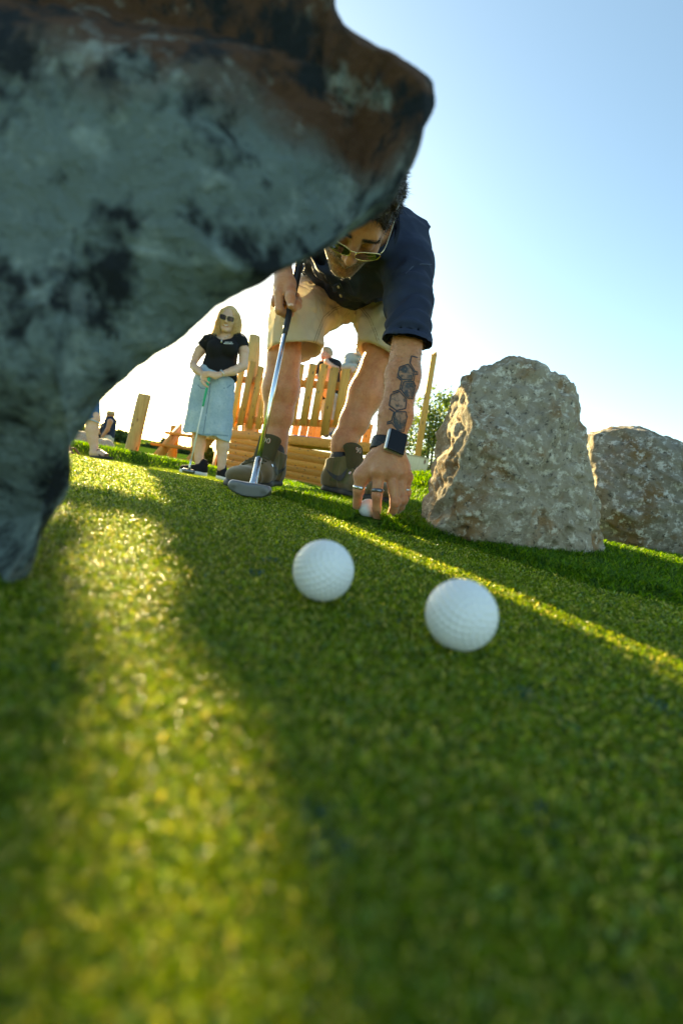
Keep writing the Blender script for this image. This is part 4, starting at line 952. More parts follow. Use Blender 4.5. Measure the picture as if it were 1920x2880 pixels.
# --- sunglasses
def glasses(T_, M, O, wl=0.0285, hl=0.019, y0=0.112, z0=-0.004, tilt=0.15, wire=0.0013, wm=gold, lm=lens_m, square=2.6, name='sunglasses'):
    root = None
    for s in (-1, 1):
        a = np.linspace(0, 2 * np.pi, 48, endpoint=False); cx = s * 0.0345
        px_ = np.sign(np.cos(a)) * np.abs(np.cos(a)) ** (2 / square) * wl; pz = np.sign(np.sin(a)) * np.abs(np.sin(a)) ** (2 / square) * hl
        P = np.stack([cx + px_, y0 - 0.0035 * ((px_ + s * 0.0345) / 0.06) ** 2 * 2.5 + 0 * pz - tilt * (-pz), z0 + pz + 0.0025 * np.cos(a) * s], -1)
        P[:, 1] = y0 - 6.0 * (P[:, 0] ** 2) * 0.5 + tilt * pz
        Pw = place(P, M, O); V, F = tube(np.vstack([Pw, Pw[:2]]), wire, 6, False)
        fr = T_.add('glasses_frame', V, F, wm, parent=root)
        if root is None: root = fr; fr.name = name
        c = P.mean(0); rings = np.vstack([place(c + (P - c) * q + np.array([0, 0.002 * (1 - q * q), 0]), M, O) for q in (1, 0.7, 0.4, 0.02)]); n = 48
        i = np.arange(3)[:, None] * n; j = np.arange(n)[None]; k = (j + 1) % n
        T_.add('lens', rings, np.stack([i + j, i + k, i + n + k, i + n + j], -1).reshape(-1, 4), lm, parent=root)
        tp = catmull(place([(s * 0.0615, y0 - 0.012, z0 + 0.012), (s * 0.070, y0 - 0.03, z0 + 0.014), (s * 0.080, 0.03, 0.014), (s * 0.083, -0.004, 0.022), (s * 0.082, -0.02, 0.008)], M, O), 20)
        T_.add('temple', *tube(tp, wire * 0.9, 6), wm, parent=root)
    br = catmull(place([(-0.0085, y0 + 0.001, z0 + 0.008), (0, y0 + 0.004, z0 + 0.011), (0.0085, y0 + 0.001, z0 + 0.008)], M, O), 10); T_.add('bridge', *tube(br, wire, 6), wm, parent=root)
    return root
glasses(man, MH, HO, hl=0.0165)

# ------------------------------------------------------------------ trainers
def make_shoe():
    """one trainer in its own frame (x right, y to the toe, z up): list of (name, V, F, material, parent_index)"""
    out = []
    def halfw(y): return 0.040 + 0.012 * sstep(-0.02, 0.09, y) - 0.012 * sstep(0.13, 0.19, y)
    v = Vol((-0.075, -0.14, -0.01), (0.075, 0.215, 0.06), 0.003)
    v.econe((0, -0.075, 0.004), (0, 0.02, 0.004), (0.041, 0.03), (0.042, 0.03), (1, 0, 0), 0.02); v.econe((0, 0.02, 0.004), (0, 0.13, 0.004), (0.042, 0.03), (0.053, 0.03), (1, 0, 0), 0.02); v.ell((0, 0.135, 0.006), (0.053, 0.062, 0.03), 0.01); v.ell((0, -0.075, 0.006), (0.041, 0.045, 0.03), 0.01)
    v.half((0, 0, 0.030), (0, -0.05, 1)); v.half((0, 0, 0.0), (0, 0, -1))
    V, F = v.mesh(); out.append(('sole', smooth_mesh(V, F, 1), F, sole_m, None))
    u = Vol((-0.075, -0.15, 0.0), (0.075, 0.215, 0.20), 0.003)
    u.econe((0, -0.070, 0.03), (0, -0.062, 0.112), (0.041, 0.044), (0.046, 0.056), (1, 0, 0), 0.02); u.ell((0, -0.080, 0.045), (0.040, 0.044, 0.04), 0.02)
    u.econe((0, -0.04, 0.04), (0, 0.06, 0.035), (0.040, 0.034), (0.046, 0.030), (1, 0, 0), 0.02); u.econe((0, -0.045, 0.088), (0, 0.055, 0.062), (0.033, 0.030), (0.035, 0.022), (1, 0, 0), 0.025)
    u.econe((0, 0.05, 0.036), (0, 0.13, 0.034), (0.046, 0.034), (0.048, 0.026), (1, 0, 0), 0.02); u.ell((0, 0.138, 0.032), (0.049, 0.056, 0.029), 0.015)
    u.ell((0, -0.115, 0.118), (0.024, 0.012, 0.020), 0.012)
    u.half((0, 0, 0.020), (0, 0, -1)); u.econe((0, -0.064, 0.085), (0, -0.05, 0.20), (0.034, 0.040), (0.040, 0.046), (1, 0, 0), 0.006, cut=True); u.half((0, -0.062, 0.112), (0, -0.26, 1))
    # overlay step round the toe and the heel panel
    u.disp(lambda P: -0.0028 * sstep(0.098, 0.095, P[:, 1] - 0.4 * np.abs(P[:, 0])) * sstep(-0.03, -0.02, P[:, 1]) * sstep(0.028, 0.03, np.abs(P[:, 0])) - 0.0024 * sstep(-0.05, -0.054, P[:, 1] + 0.25 * (P[:, 2] - 0.05)))
    V, F = u.mesh(); out.append(('upper', smooth_mesh(V, F, 1), F, olive, None)); x, y, z = V.T
    qp = sstep(-0.056, -0.050, y) * sstep(0.030, 0.022, y + 0.3 * (z - 0.06)) * sstep(0.034, 0.038, z) * sstep(0.018, 0.024, np.abs(x)); vamp = sstep(0.050, 0.058, z) * sstep(0.02, 0.03, y) * sstep(0.125, 0.115, y); UC = 1 + qp[:, None] * np.array([-0.30, -0.05, -0.25]) + vamp[:, None] * np.array([0.15, 0.18, 0.25])
    seam_ = np.exp(-((qp - 0.5) / 0.28) ** 2); UC = UC * (1 - 0.45 * seam_[:, None])
    t = Vol((-0.06, -0.08, 0.05), (0.06, 0.08, 0.21), 0.003); M = np.array(Matrix.Rotation(R(22), 3, 'X'))
    t.rbox((0, 0.002, 0.112), (0.037, 0.012, 0.054), M.T, 0.010, 0.004); t.ell((0, -0.018, 0.152), (0.037, 0.017, 0.020), 0.012, M.T)
    V, F = t.mesh(); V[:, 1] -= 5.5 * V[:, 0] ** 2; out.append(('tongue', smooth_mesh(V, F, 1), F, olive_d, None)); ti = len(out) - 1
    ln = torus((0, -0.062, 0.108), (0, -0.24, 1), 1.0, 0.0065, 36, 8, ell=(0.040, 0.049), u=(1, 0, 0)); out.append(('collar_lining', *ln, black_rub, None))
    rows = [(0.020, 0.0), (0.000, 0.0)]
    lp = []
    for q in range(6):
        y = -0.026 + 0.0205 * q; zc = 0.118 - 0.0105 * q
        for s in (-1, 1):
            P = catmull([(s * 0.031, y + 0.006, zc - 0.020), (s * 0.018, y + 0.004, zc - 0.006), (-s * 0.004, y - 0.006, zc + 0.001), (-s * 0.029, y - 0.016, zc - 0.012)], 14)
            pr, hit = u.project(P + np.array([0, 0.03, 0.06]), np.array([0, -0.45, -0.9]), off=0.0022, dist=0.12); P = np.where(hit[:, None], pr, P); lp.append(tube(P, 0.0028, 6))
    V, F = join(lp); out.append(('laces', V, F, lace_m, None))
    lowc = catmull([(-0.078, 0.0700), (-0.050, 0.0500), (-0.022, 0.0400), (-0.002, 0.0460), (0.006, 0.0640), (0.005, 0.0880)], 26); topc = catmull([(-0.078, 0.0715), (-0.050, 0.0610), (-0.030, 0.0570), (-0.014, 0.0610), (-0.004, 0.0720), (0.005, 0.0890)], 26)
    for s in (-1, 1):
        m = 26; pts = np.vstack([lowc, (lowc + topc) / 2, topc])
        P, hit = u.project(np.column_stack([np.full(len(pts), s * 0.07), pts]), np.array([-s, 0, 0.0]), off=0.0018, dist=0.1)
        i = np.arange(2)[:, None] * m; j = np.arange(m - 1)[None]; F = np.stack([i + j, i + j + 1, i + m + j + 1, i + m + j], -1).reshape(-1, 4)
        out.append(('curved_tick', P, F[hit[F].all(1)], black_rub, 1))
        A = np.linspace(0, 2 * np.pi, 12, endpoint=False); pp, hh = u.project(np.column_stack([np.full(12, s * 0.07), 0.022 + 0.006 * np.cos(A), 0.078 + 0.005 * np.sin(A)]), np.array([-s, 0, -0.2]), off=0.0014, dist=0.1)
        out.append(('badge', np.vstack([pp, pp.mean(0)]), np.stack([np.arange(12), (np.arange(12) + 1) % 12, np.full(12, 12)], -1), steel, 1))
    for sc_, mm, dz in ((0.030, mat('red_print', (0.45, 0.06, 0.03), 0.7), 0.0), (0.0275, mat('cream_print', (0.62, 0.56, 0.45), 0.7), 0.0007)):
        V, F = text_mesh('90', sc_); V3 = np.column_stack([-V[:, 0], np.full(len(V), 0.06), 0.148 + V[:, 1] * 0.9]); pr, hit = t.project(V3 + np.array([0, 0, 0.0]), np.array([0, -1, 0.0]), off=0.0008 + dz, dist=0.12)
        V3[:, 1] = pr[:, 1] - 5.5 * V3[:, 0] ** 2 + 0.0004; out.append(('number', V3, F[hit[F].all(1)], mm, ti))
    sk = Vol((-0.05, -0.12, 0.07), (0.05, 0.0, 0.16), 0.004); sk.cone((0, -0.066, 0.08), (0, -0.066, 0.118), 0.039, 0.038, 0.01); V, F = sk.mesh(); out.append(('sock', V, F, black_rub, None))
    return out, UC
SHOE, UPPER_COL = make_shoe()
def put_shoe(T_, name, pos, yaw, pitch, scale=1.0, mirror=False):
    Rm = np.array(Matrix.Rotation(yaw, 3, 'Z') @ Matrix.Rotation(pitch, 3, 'X')); objs = []
    root = bpy.data.objects.new(name, None); C.objects.link(root); root.parent = T_.o; root.location = Vector(np.asarray(pos) - T_.loc); root.empty_display_size = 0.02
    for (nm, V, F, m, par) in SHOE:
        o = link(nm, mesh_np(nm, np.asarray(V) * scale @ Rm.T, F, m, True, UPPER_COL if nm == 'upper' else None), root); objs.append(o)
    return root
def shoe_pose(heel, toe):
    d = toe - heel; yaw = math.atan2(-d[0], d[1]); return yaw
hr, tr = np.zeros(3), np.array([-math.sin(R(15)), -math.cos(R(15)), 0]); hl, tl = np.zeros(3), np.array([math.sin(R(48)), -math.cos(R(48)), 0])
pr_ = AN_R.copy(); yr = shoe_pose(hr, tr)
def shoe_at(an, yaw, z, pitch):
    off = np.array(Matrix.Rotation(yaw, 3, 'Z')) @ np.array([0, -0.070, 0]); p = an - off; p[2] = z; return p
put_shoe(man, 'trainer', shoe_at(AN_R, yr, 0.014, 0), yr, R(-4.0), 0.95); yl = shoe_pose(hl, tl); put_shoe(man, 'trainer', shoe_at(AN_L, yl, 0.030, 0), yl, R(0), 1.0)

# ------------------------------------------------------------------ the putter in his hand
def putter(name, bottom, top, label, grip_m, shaft_m, head_m, head_dir, head_len=0.1, grip_len=0.27, hosel=0.085, rs=0.0062, rg=0.0118):
    T_ = Thing(name, (bottom[0], bottom[1], bottom[2]), label, 'putter', 'putters'); d = norm(top - bottom)
    T_.add('shaft', *tube([bottom + d * hosel * 0.7, top - d * 0.02], [rs * 0.92, rs * 1.02], 16), shaft_m)
    g0 = top - d * grip_len; s = np.linspace(0, 1, 12); T_.add('grip', *tube([g0 + (top - g0) * t for t in s], rg * np.r_[0.55, 0.66 + 0.34 * s[1:-1], 0.9], 14), grip_m)
    T_.add('hosel', *tube([bottom + d * 0.004, bottom + d * 0.02, bottom + d * 0.03, bottom + d * hosel], [0.013, 0.0095, 0.0085, 0.0082], 14), head_m)
    hd = norm(head_dir); hn = np.cross(hd, (0, 0, 1)); hn = norm(hn) * (1 if hn[1] < 0 else -1)
    return T_, hd, hn
P_BOT, P_TOP = W(709, 1378, 1.075), W(843, 737, 1.50 + RD)
put, hd, hn = putter('putter', P_BOT, P_TOP, 'chrome putter with black grip held by the bending man', black_rub, chrome, steel, (1, 0.05, 0), 0.1)
pc = W(697, 1401, 1.06); pc[2] = 0.021
pvx = Vol(pc - 0.08, pc + 0.08, 0.002)
fwd = np.cross(hd, (0, 0, 1.0)); fwd = fwd * (1 if fwd[1] < 0 else -1)
pvx.econe(pc + fwd * 0.012, pc - fwd * 0.010, (0.0485, 0.0195), (0.0485, 0.0195), hd, 0.003, flat=True); pvx.econe(pc - fwd * 0.008, pc - fwd * 0.034, (0.046, 0.017), (0.036, 0.012), hd, 0.006, flat=True)
for s in (-1, 1): pvx.cone(pc + hd * s * 0.036 + np.array([0, 0, 0.004]), pc + hd * s * 0.036 - fwd * 0.01 + np.array([0, 0, 0.004]), 0.0125, 0.0125, 0.005)
pvx.half(pc + np.array([0, 0, 0.0135]), (0, 0, 1)); pvx.ell(pc + fwd * 0.016 + np.array([0, 0, 0.022]), (0.030, 0.008, 0.014), 0.004, cut=True)
V, F = pvx.mesh(); put.add('putter_head', smooth_mesh(V, F, 2), F, mat('cast_steel', (0.22, 0.225, 0.235), 0.5, metal=1.0, bump=[(500, 0.15, 0.0005)], rvar=0.1))

# ================================================================== timber play tower, steps, posts
def wood_material(name, c1, c2, knot=(0.20, 0.09, 0.03), along=2, sc=1.0):
    """softwood with grain running along one object axis"""
    m = bpy.data.materials.new(name); m.use_nodes = True; nt = m.node_tree; nt.nodes.clear(); L = nt.links.new
    out = nd(nt, 'ShaderNodeOutputMaterial'); b = nd(nt, 'ShaderNodeBsdfPrincipled'); b.inputs['Roughness'].default_value = 0.65
    tc = nd(nt, 'ShaderNodeTexCoord'); oi = nd(nt, 'ShaderNodeObjectInfo'); ad = nd(nt, 'ShaderNodeVectorMath', operation='ADD')
    cb = nd(nt, 'ShaderNodeCombineXYZ'); ml = nd(nt, 'ShaderNodeMath', operation='MULTIPLY'); ml.inputs[1].default_value = 37.0
    L(oi.outputs['Random'], ml.inputs[0])
    for k in range(3): L(ml.outputs[0], cb.inputs[k])
    L(tc.outputs['Object'], ad.inputs[0]); L(cb.outputs[0], ad.inputs[1])
    mp = nd(nt, 'ShaderNodeMapping'); s = [16.0 * sc] * 3; s[along] = 1.3 * sc; mp.inputs['Scale'].default_value = s; L(ad.outputs[0], mp.inputs[0])
    n = nd(nt, 'ShaderNodeTexNoise'); n.inputs['Scale'].default_value = 1.6; n.inputs['Detail'].default_value = 6; n.inputs['Roughness'].default_value = 0.7; L(mp.outputs[0], n.inputs['Vector'])
    c = ramp(nt, n.outputs[0], [(0.3, c1), (0.55, c2), (0.75, tuple(0.8 * q for q in c1))])
    mp2 = nd(nt, 'ShaderNodeMapping'); s2 = [13.0] * 3; s2[along] = 6.0; mp2.inputs['Scale'].default_value = s2; L(ad.outputs[0], mp2.inputs[0])
    v = nd(nt, 'ShaderNodeTexVoronoi'); v.inputs['Scale'].default_value = 1.0; L(mp2.outputs[0], v.inputs['Vector'])
    mr = nd(nt, 'ShaderNodeMapRange'); mr.inputs[1].default_value = 0.10; mr.inputs[2].default_value = 0.22; mr.inputs[3].default_value = 1; mr.inputs[4].default_value = 0; L(v.outputs['Distance'], mr.inputs[0])
    mx = nd(nt, 'ShaderNodeMix', data_type='RGBA'); L(mr.outputs[0], mx.inputs[0]); L(c, mx.inputs[6]); mx.inputs[7].default_value = (*knot, 1)
    hs = nd(nt, 'ShaderNodeHueSaturation'); vr = nd(nt, 'ShaderNodeMapRange'); vr.inputs[3].default_value = 0.78; vr.inputs[4].default_value = 1.18; L(oi.outputs['Random'], vr.inputs[0]); L(vr.outputs[0], hs.inputs['Value'])
    L(mx.outputs[2], hs.inputs['Color']); L(hs.outputs[0], b.inputs['Base Color'])
    bp = nd(nt, 'ShaderNodeBump'); bp.inputs['Strength'].default_value = 0.4; bp.inputs['Distance'].default_value = 0.004; L(n.outputs[0], bp.inputs['Height']); L(bp.outputs[0], b.inputs['Normal'])
    L(b.outputs[0], out.inputs[0]); return m
wood_v = wood_material('larch_upright', (0.66, 0.29, 0.045), (0.76, 0.39, 0.08), along=2)
wood_h = wood_material('larch_level', (0.55, 0.20, 0.025), (0.66, 0.29, 0.045), along=0)
wood_log = wood_material('debarked_log', (0.40, 0.21, 0.06), (0.60, 0.37, 0.13), along=2, sc=0.7)
wood_glow = wood_material('glow_orange_boards', (0.62, 0.24, 0.04), (0.72, 0.33, 0.07), along=2)  # saturated orange stands in for the glow of backlit wood
wood_pale = wood_material('pale_board', (0.60, 0.48, 0.27), (0.68, 0.56, 0.34), along=2)
rw = random.Random(5)

WA, WB = W(650, 1280, 8.3), W(920, 1330, 7.3)
wall_d = norm(np.array([WB[0] - WA[0], WB[1] - WA[1], 0])); wall_n = np.array([wall_d[1], -wall_d[0], 0.0])     # towards the camera
if wall_n[1] > 0: wall_n = -wall_n
def WP(px, py, back=0.0):
    d = ray(px, py); o = np.array([0, 0, CAM_H]); p0 = WA - wall_n * back
    return o + d * (np.dot(p0 - o, wall_n) / np.dot(d, wall_n))
tower_base = WP(700, 1345); tower_base[2] = gz(tower_base[0], tower_base[1])
tower = Thing('play_tower', tower_base, 'timber play tower with plank-clad base and uneven picket railing behind the bending man', 'play tower')
def part_at(T_, name, V, F, m, c, smooth=False, parent=None):
    """part with its origin at c, so that wood grain starts from its own centre"""
    me = mesh_np(name, np.asarray(V) - c, F, m, smooth); o = link(name, me, parent or T_.o); o.location = Vector(np.asarray(c) - (T_.loc if parent is None else T_.loc + np.array(parent.location))); return o
def board(T_, name, a, b, w, t, nrm, m, top=None, parent=None, smooth=False):
    """sawn board from a to b (centre line), width w, thickness t; ends cut unevenly, edges slightly bevelled"""
    a = np.asarray(a, float); b = np.asarray(b, float); d = norm(b - a); n = norm(nrm - d * np.dot(nrm, d)); s = np.cross(d, n); L = np.linalg.norm(b - a)
    if top is None:
        V, F = box((a + b) / 2, s * w / 2, d * L / 2, n * t / 2, min(0.006, t * 0.2))
    else:
        P = [a - s * w / 2 - d * top[0] * w, a + s * w / 2 + d * top[0] * w, b + s * w / 2 - d * top[1] * w, b + s * (w * top[3] / 2) + d * top[2] * w, b - s * w / 2 - d * top[4] * w]
        V, F = prism(P, n, t)
    return part_at(T_, name, V, F, m, (a + b) / 2, smooth, parent)
# cladding of the base
ZB = WP(650, 1352)[2] - 0.05
bt_l, bt_r = WP(641, 1208), WP(1075, 1252)
beam_l, beam_r = WP(641, 1219), WP(1075, 1262)
board(tower, 'top_beam', (bt_l + WP(641, 1230)) / 2, (bt_r + WP(1075, 1275)) / 2, np.linalg.norm(WP(641, 1230) - bt_l), 0.10, wall_n, wood_h)
z_top = WP(700, 1237)[2] - 0.0; n_cl = 8; ph = (z_top - ZB) / n_cl
xl, xr = WP(640, 1280), WP(1090, 1300)
for i in range(n_cl):
    zc = ZB + (i + 0.5) * ph; a = xl.copy(); b = xr.copy(); a[2] = zc + rw.uniform(-0.004, 0.004); b[2] = zc + rw.uniform(-0.004, 0.004)
    a = a + wall_d * rw.uniform(-0.03, 0.02)
    tilt = norm(wall_n + np.array([0, 0, -0.22])); board(tower, 'cladding_plank', a + wall_n * rw.uniform(0.0, 0.006), b + wall_n * rw.uniform(0.0, 0.006), ph * 1.10, 0.028, tilt, wood_h)
bk = xl - wall_n * 2.0
for q, (a, b) in enumerate(((xl - wall_n * 0.03, bk),)):
    for i in range(n_cl):
        zc = ZB + (i + 0.5) * ph; A = a.copy(); B = b.copy(); A[2] = B[2] = zc; board(tower, 'cladding_plank', A, B, ph * 0.97, 0.026, -wall_d, wood_h)
# platform
pa, pb = WP(641, 1212, 0.06), WP(1075, 1256, 0.06); 
for i in range(8):
    o = -wall_n * (0.09 + 0.24 * i); board(tower, 'deck_plank', pa + o, pb + o, 0.22, 0.04, (0, 0, 1), wood_h)
# rails
board(tower, 'rail', WP(655, 1066), WP(1040, 1092), 0.12, 0.045, wall_n, wood_h); board(tower, 'rail', WP(648, 1180), WP(1040, 1196), 0.12, 0.045, wall_n, wood_h)
pk = [((680, 1040), (652, 1199), 0.128, (0, 0, 0.0, 0.3, 0)), ((711, 1018), (675, 1197), 0.130, (0.12, 0, 0.12, -0.6, 0)), ((735, 1031), (701, 1206), 0.118, (0, 0.1, 0.05, 0.2, 0)), ((757, 1050), (726, 1208), 0.12, (0, 0, 0.1, 0, 0)),
      ((783, 1034), (757, 1205), 0.13, (0, 0.1, 0.05, 0, 0)), ((812, 1030), (783, 1200), 0.13, (0, 0, 0.1, 0, 0.1)), ((846, 1026), (820, 1196), 0.13, (0, 0, 0.1, 0.4, 0)), ((881, 1024), (853, 1194), 0.138, (0, 0.05, 0.05, -0.3, 0)), ((912, 1026), (881, 1199), 0.142, (0, 0, 0.12, -0.2, 0)),
      ((941, 1035), (912, 1224), 0.138, (0.14, 0.0, 0.12, -0.5, 0.05)), ((975, 1038), (947, 1196), 0.140, (0, 0, 0.0, 0.0, 0)), ((1006, 1044), (979, 1200), 0.14, (0, 0, 0.06, 0.3, 0)), ((1038, 1046), (1010, 1206), 0.14, (0, 0, 0.06, -0.3, 0))]
for i, (t, b, w, cut) in enumerate(pk):
    f = 0.05 + (0.028 if i == 1 or i == 9 else 0) ; board(tower, 'picket', WP(*b, -f), WP(*t, -f), w, 0.032, wall_n, wood_v, top=cut)
# corner log post and inner wall boards, backlit orange put into their colour
def log(T_, name, a, b, r0, r1, m=wood_log, seed=0, cut=0.12, n=22, k=14):
    a = np.asarray(a, float); b = np.asarray(b, float); r = np.random.default_rng(seed); s = np.linspace(0, 1, k); V = []
    u, v, d = frame(b - a); ang = np.linspace(0, 2 * np.pi, n, endpoint=False); ph_ = r.uniform(0, 6)
    for q in s:
        c = a + (b - a) * q + (u * np.sin(q * 4 + ph_) + v * np.cos(q * 3 + ph_)) * r0 * 0.05
        rr = (r0 + (r1 - r0) * q) * (1 + 0.03 * np.sin(3 * ang + ph_ + q * 2) + 0.015 * np.sin(7 * ang + q * 9)) * (0.96 if q == 1 else 1)
        V.append(c + (np.cos(ang)[:, None] * u + np.sin(ang)[:, None] * v) * rr[:, None] + d * (np.cos(ang)[:, None] * rr[:, None] * cut * (q ** 8)))
    V = np.vstack(V + [[V[-1].mean(0)]]); i = np.arange(k - 1)[:, None] * n; j = np.arange(n)[None]; kk = (j + 1) % n
    F4 = np.stack([i + j, i + kk, i + n + kk, i + n + j], -1).reshape(-1, 4); t = (k - 1) * n; F3 = np.stack([t + np.arange(n), t + (np.arange(n) + 1) % n, np.full(n, k * n)], -1)
    return part_at(T_, name, V, [F4, F3], m, (a + b) / 2, True)
log(tower, 'corner_post', WP(697, 1345, 0.12), WP(716, 947, 0.12), 0.115, 0.108, seed=3)
for i, px_ in enumerate((664, 690, 722, 800, 826, 850, 872, 893, 945, 975, 1005, 1030)):
    h = (1195 if px_ > 760 else 1075) - rw.uniform(0, 8); board(tower, 'inner_board', WP(px_ - 6, 1262, 1.7), WP(px_ + 8, h, 1.7), 0.17, 0.03, wall_n, wood_glow)
for (a, b) in (((867, 1092), (868, 1060)), ((955, 1030), (952, 1085))):
    board(tower, 'inner_board', WP(*a, 1.5), WP(*b, 1.5), 0.17, 0.03, wall_n, wood_glow)
board(tower, 'blue_edging', WP(820, 1224, 0.02), WP(935, 1237, 0.02), 0.015, 0.06, wall_n, mat('blue_tape', (0.03, 0.10, 0.42), 0.5))
board(tower, 'corner_board', WP(597, 1338, -0.02), WP(611, 1258, 0.6), 0.10, 0.03, wall_n, wood_glow)

# leaning log post
lp_a, lp_b = W(366, 1282, 6.3), W(408, 1108, 6.3); 
lt = Thing('log_post', lp_a, 'free-standing pale log post leaning over the bottom step', 'post'); log(lt, 'log', lp_a, lp_b, 0.088, 0.084, seed=8, cut=0.18)
# steps
sb = W(470, 1295, 6.6); steps = Thing('wooden_steps', sb, 'open wooden steps with three treads leading up to the play tower', 'steps')
def tread(p0, p1, Y, dep, th):
    a, b = W(*p0, Y), W(*p1, Y); d = norm(b - a); back = np.array([-d[1], d[0], 0]); back = norm(back) * (1 if back[1] > 0 else -1)
    V, F = box((a + b) / 2 + back * dep / 2, (b - a) / 2, back * dep / 2, np.array([0, 0, th / 2]), 0.006); part_at(steps, 'tread', V, F, wood_h, (a + b) / 2)
tread((369, 1273), (522, 1296), 6.1, 0.26, 0.035); tread((423, 1247), (566, 1266), 6.45, 0.26, 0.04); tread((463, 1216), (590, 1233), 6.8, 0.26, 0.04)
for (lo_, hi_) in (((438, 1292), (508, 1206)), ((528, 1306), (606, 1218))):
    a, b = W(*lo_, 6.3), W(*hi_, 7.3); board(steps, 'stringer', a, b, 0.20, 0.05, (1, 0.2, 0), wood_glow)
log(steps, 'post', W(481, 1300, 7.2), W(494, 1199, 7.2), 0.075, 0.07, wood_h, seed=4); log(steps, 'post', W(548, 1304, 7.0), W(553, 1210, 7.0), 0.07, 0.07, wood_h, seed=5)
board(steps, 'foot_board', W(500, 1305, 6.2), W(545, 1312, 6.2), 0.16, 0.04, (0, -1, 0.1), wood_h)
# tall thin stake and pale box at the tower's right
sa, sb_ = W(1168, 1318, 5.2), W(1219, 1000, 5.2)
stake = Thing('wooden_stake', sa, 'tall thin wooden stake with a splintered tip standing between the tattooed arm and the boulder', 'stake')
d = norm(sb_ - sa); V, F = box((sa + sb_) / 2, np.array([0.030, 0.005, 0]), d * np.linalg.norm(sb_ - sa) / 2, np.array([-0.004, 0.024, 0]), 0.004); part_at(stake, 'shaft', V, F, wood_v, (sa + sb_) / 2)
for (ox, hh) in ((-0.020, 0.022), (-0.002, 0.05), (0.014, 0.075), (0.024, 0.04)):
    t0 = sb_ + np.array([ox, 0, 0]); V, F = prism([t0 + (-0.010, 0, -0.002), t0 + (0.010, 0, -0.002), t0 + d * hh], (0, 1, 0), 0.035); part_at(stake, 'splinter', V, F, wood_v, t0)
ba = W(1150, 1335, 5.0); crate = Thing('wooden_box', ba, 'low pale timber box at the foot of the tall stake', 'box')
c = W(1135, 1306, 5.1); V, F = box(c, np.array([0.185, 0.06, -0.0]), np.array([-0.06, 0.185, 0]), np.array([0, 0, 0.10]), 0.008); part_at(crate, 'side_boards', V, F, wood_pale, c)
V, F = box(c + np.array([0, 0, 0.104]), np.array([0.19, 0.062, -0.0]), np.array([-0.062, 0.19, 0]), np.array([0, 0, 0.004])); part_at(crate, 'lid', V, F, wood_pale, c)

# ================================================================== trees and shrubs
leaf_m = mat('leaves', (1, 1, 1), 0.5, spec=0.4, vcol=True, trans=0.5, tcol=(1.3, 1.2, 0.5))
bark_m = mat('bark', (0.16, 0.12, 0.08), 0.9, noise=(12, (0.09, 0.07, 0.05), 6, 0.4, 0.6), bump=[(20, 0.6, 0.01)])
def leaf_cloud(centres, radii, n, size, palette, seed, clump=14, droop=0.0, spread=0.16):
    r = np.random.default_rng(seed); centres = np.asarray(centres, float); radii = np.asarray(radii, float); vol = radii.prod(1); ci = r.choice(len(centres), n // clump, p=vol / vol.sum())
    dv = r.normal(size=(len(ci), 3)); dv /= np.linalg.norm(dv, axis=1, keepdims=True); rr = r.uniform(0.35, 1.0, len(ci)) ** 0.5
    cc = centres[ci] + dv * radii[ci] * rr[:, None]; cs = radii[ci].mean(1) * spread
    P = np.repeat(cc, clump, 0) + r.normal(size=(len(cc) * clump, 3)) * np.repeat(cs, clump)[:, None]; m = len(P)
    a = r.normal(size=(m, 3)); a[:, 2] -= droop; a /= np.linalg.norm(a, axis=1, keepdims=True); b = np.cross(a, r.normal(size=(m, 3))); b /= np.linalg.norm(b, axis=1, keepdims=True)
    s = (size * r.uniform(0.6, 1.3, m))[:, None]; V = np.stack([P - a * s, P + b * s * 0.42, P + a * s, P - b * s * 0.42], 1).reshape(-1, 3); F = np.arange(4 * m).reshape(-1, 4)
    c = np.array(palette)[r.integers(0, len(palette), m)] * r.uniform(0.7, 1.25, (m, 1)) * np.repeat(r.uniform(0.75, 1.2, len(cc)), clump)[:, None]
    return V, F, np.repeat(c, 4, 0)
def tree(name, base, limbs, clouds, n, size, palette, label, cat, seed, trunk_r=0.09, group=None, droop=0.0, spread=0.16):
    T_ = Thing(name, base, label, cat, group); parts = []
    for pts, r0, r1 in limbs: P = catmull(pts, 12); parts.append(tube(P, np.linspace(r0, r1, 12), 9))
    V, F = join(parts); T_.add('trunk', V, F, bark_m)
    V, F, c = leaf_cloud([q[0] for q in clouds], [q[1] for q in clouds], n, size, palette, seed, droop=droop, spread=spread); T_.add('crown', V, F, leaf_m, False, c)
    return T_
G_DARK = [(0.08, 0.13, 0.045), (0.11, 0.17, 0.055), (0.15, 0.20, 0.06)]; G_MID = [(0.06, 0.12, 0.02), (0.10, 0.17, 0.03), (0.15, 0.20, 0.04)]; G_YEL = [(0.14, 0.18, 0.025), (0.20, 0.22, 0.03), (0.10, 0.15, 0.02)]
def px_tree(name, Y, bpx, blobs, n, size, palette, label, cat, seed, group=None, tr=0.08, droop=0.0):
    """blobs: (px, py, half width px, half height px) of the crown at depth Y"""
    base = W(*bpx, Y); base[2] = min(base[2], gz(base[0], base[1]) - 0.4 * float(sstep(14, 60, Y))); k = Y / F_PX; cl, lm = [], []
    r = random.Random(seed)
    for (a, b, hw, hh) in blobs:
        c = W(a, b, Y + r.uniform(-0.3, 0.3) * hw * k); cl.append((c, (hw * k, hw * k * 0.8, hh * k)))
        mid = (base + c) / 2 + np.array([r.uniform(-0.1, 0.1), 0, 0.05]) * hw * k; lm.append(([base, mid * 0.6 + base * 0.4, mid, c], tr, tr * 0.25))
    return tree(name, base, lm, cl, n, size, palette, label, cat, seed, group=group, droop=droop)
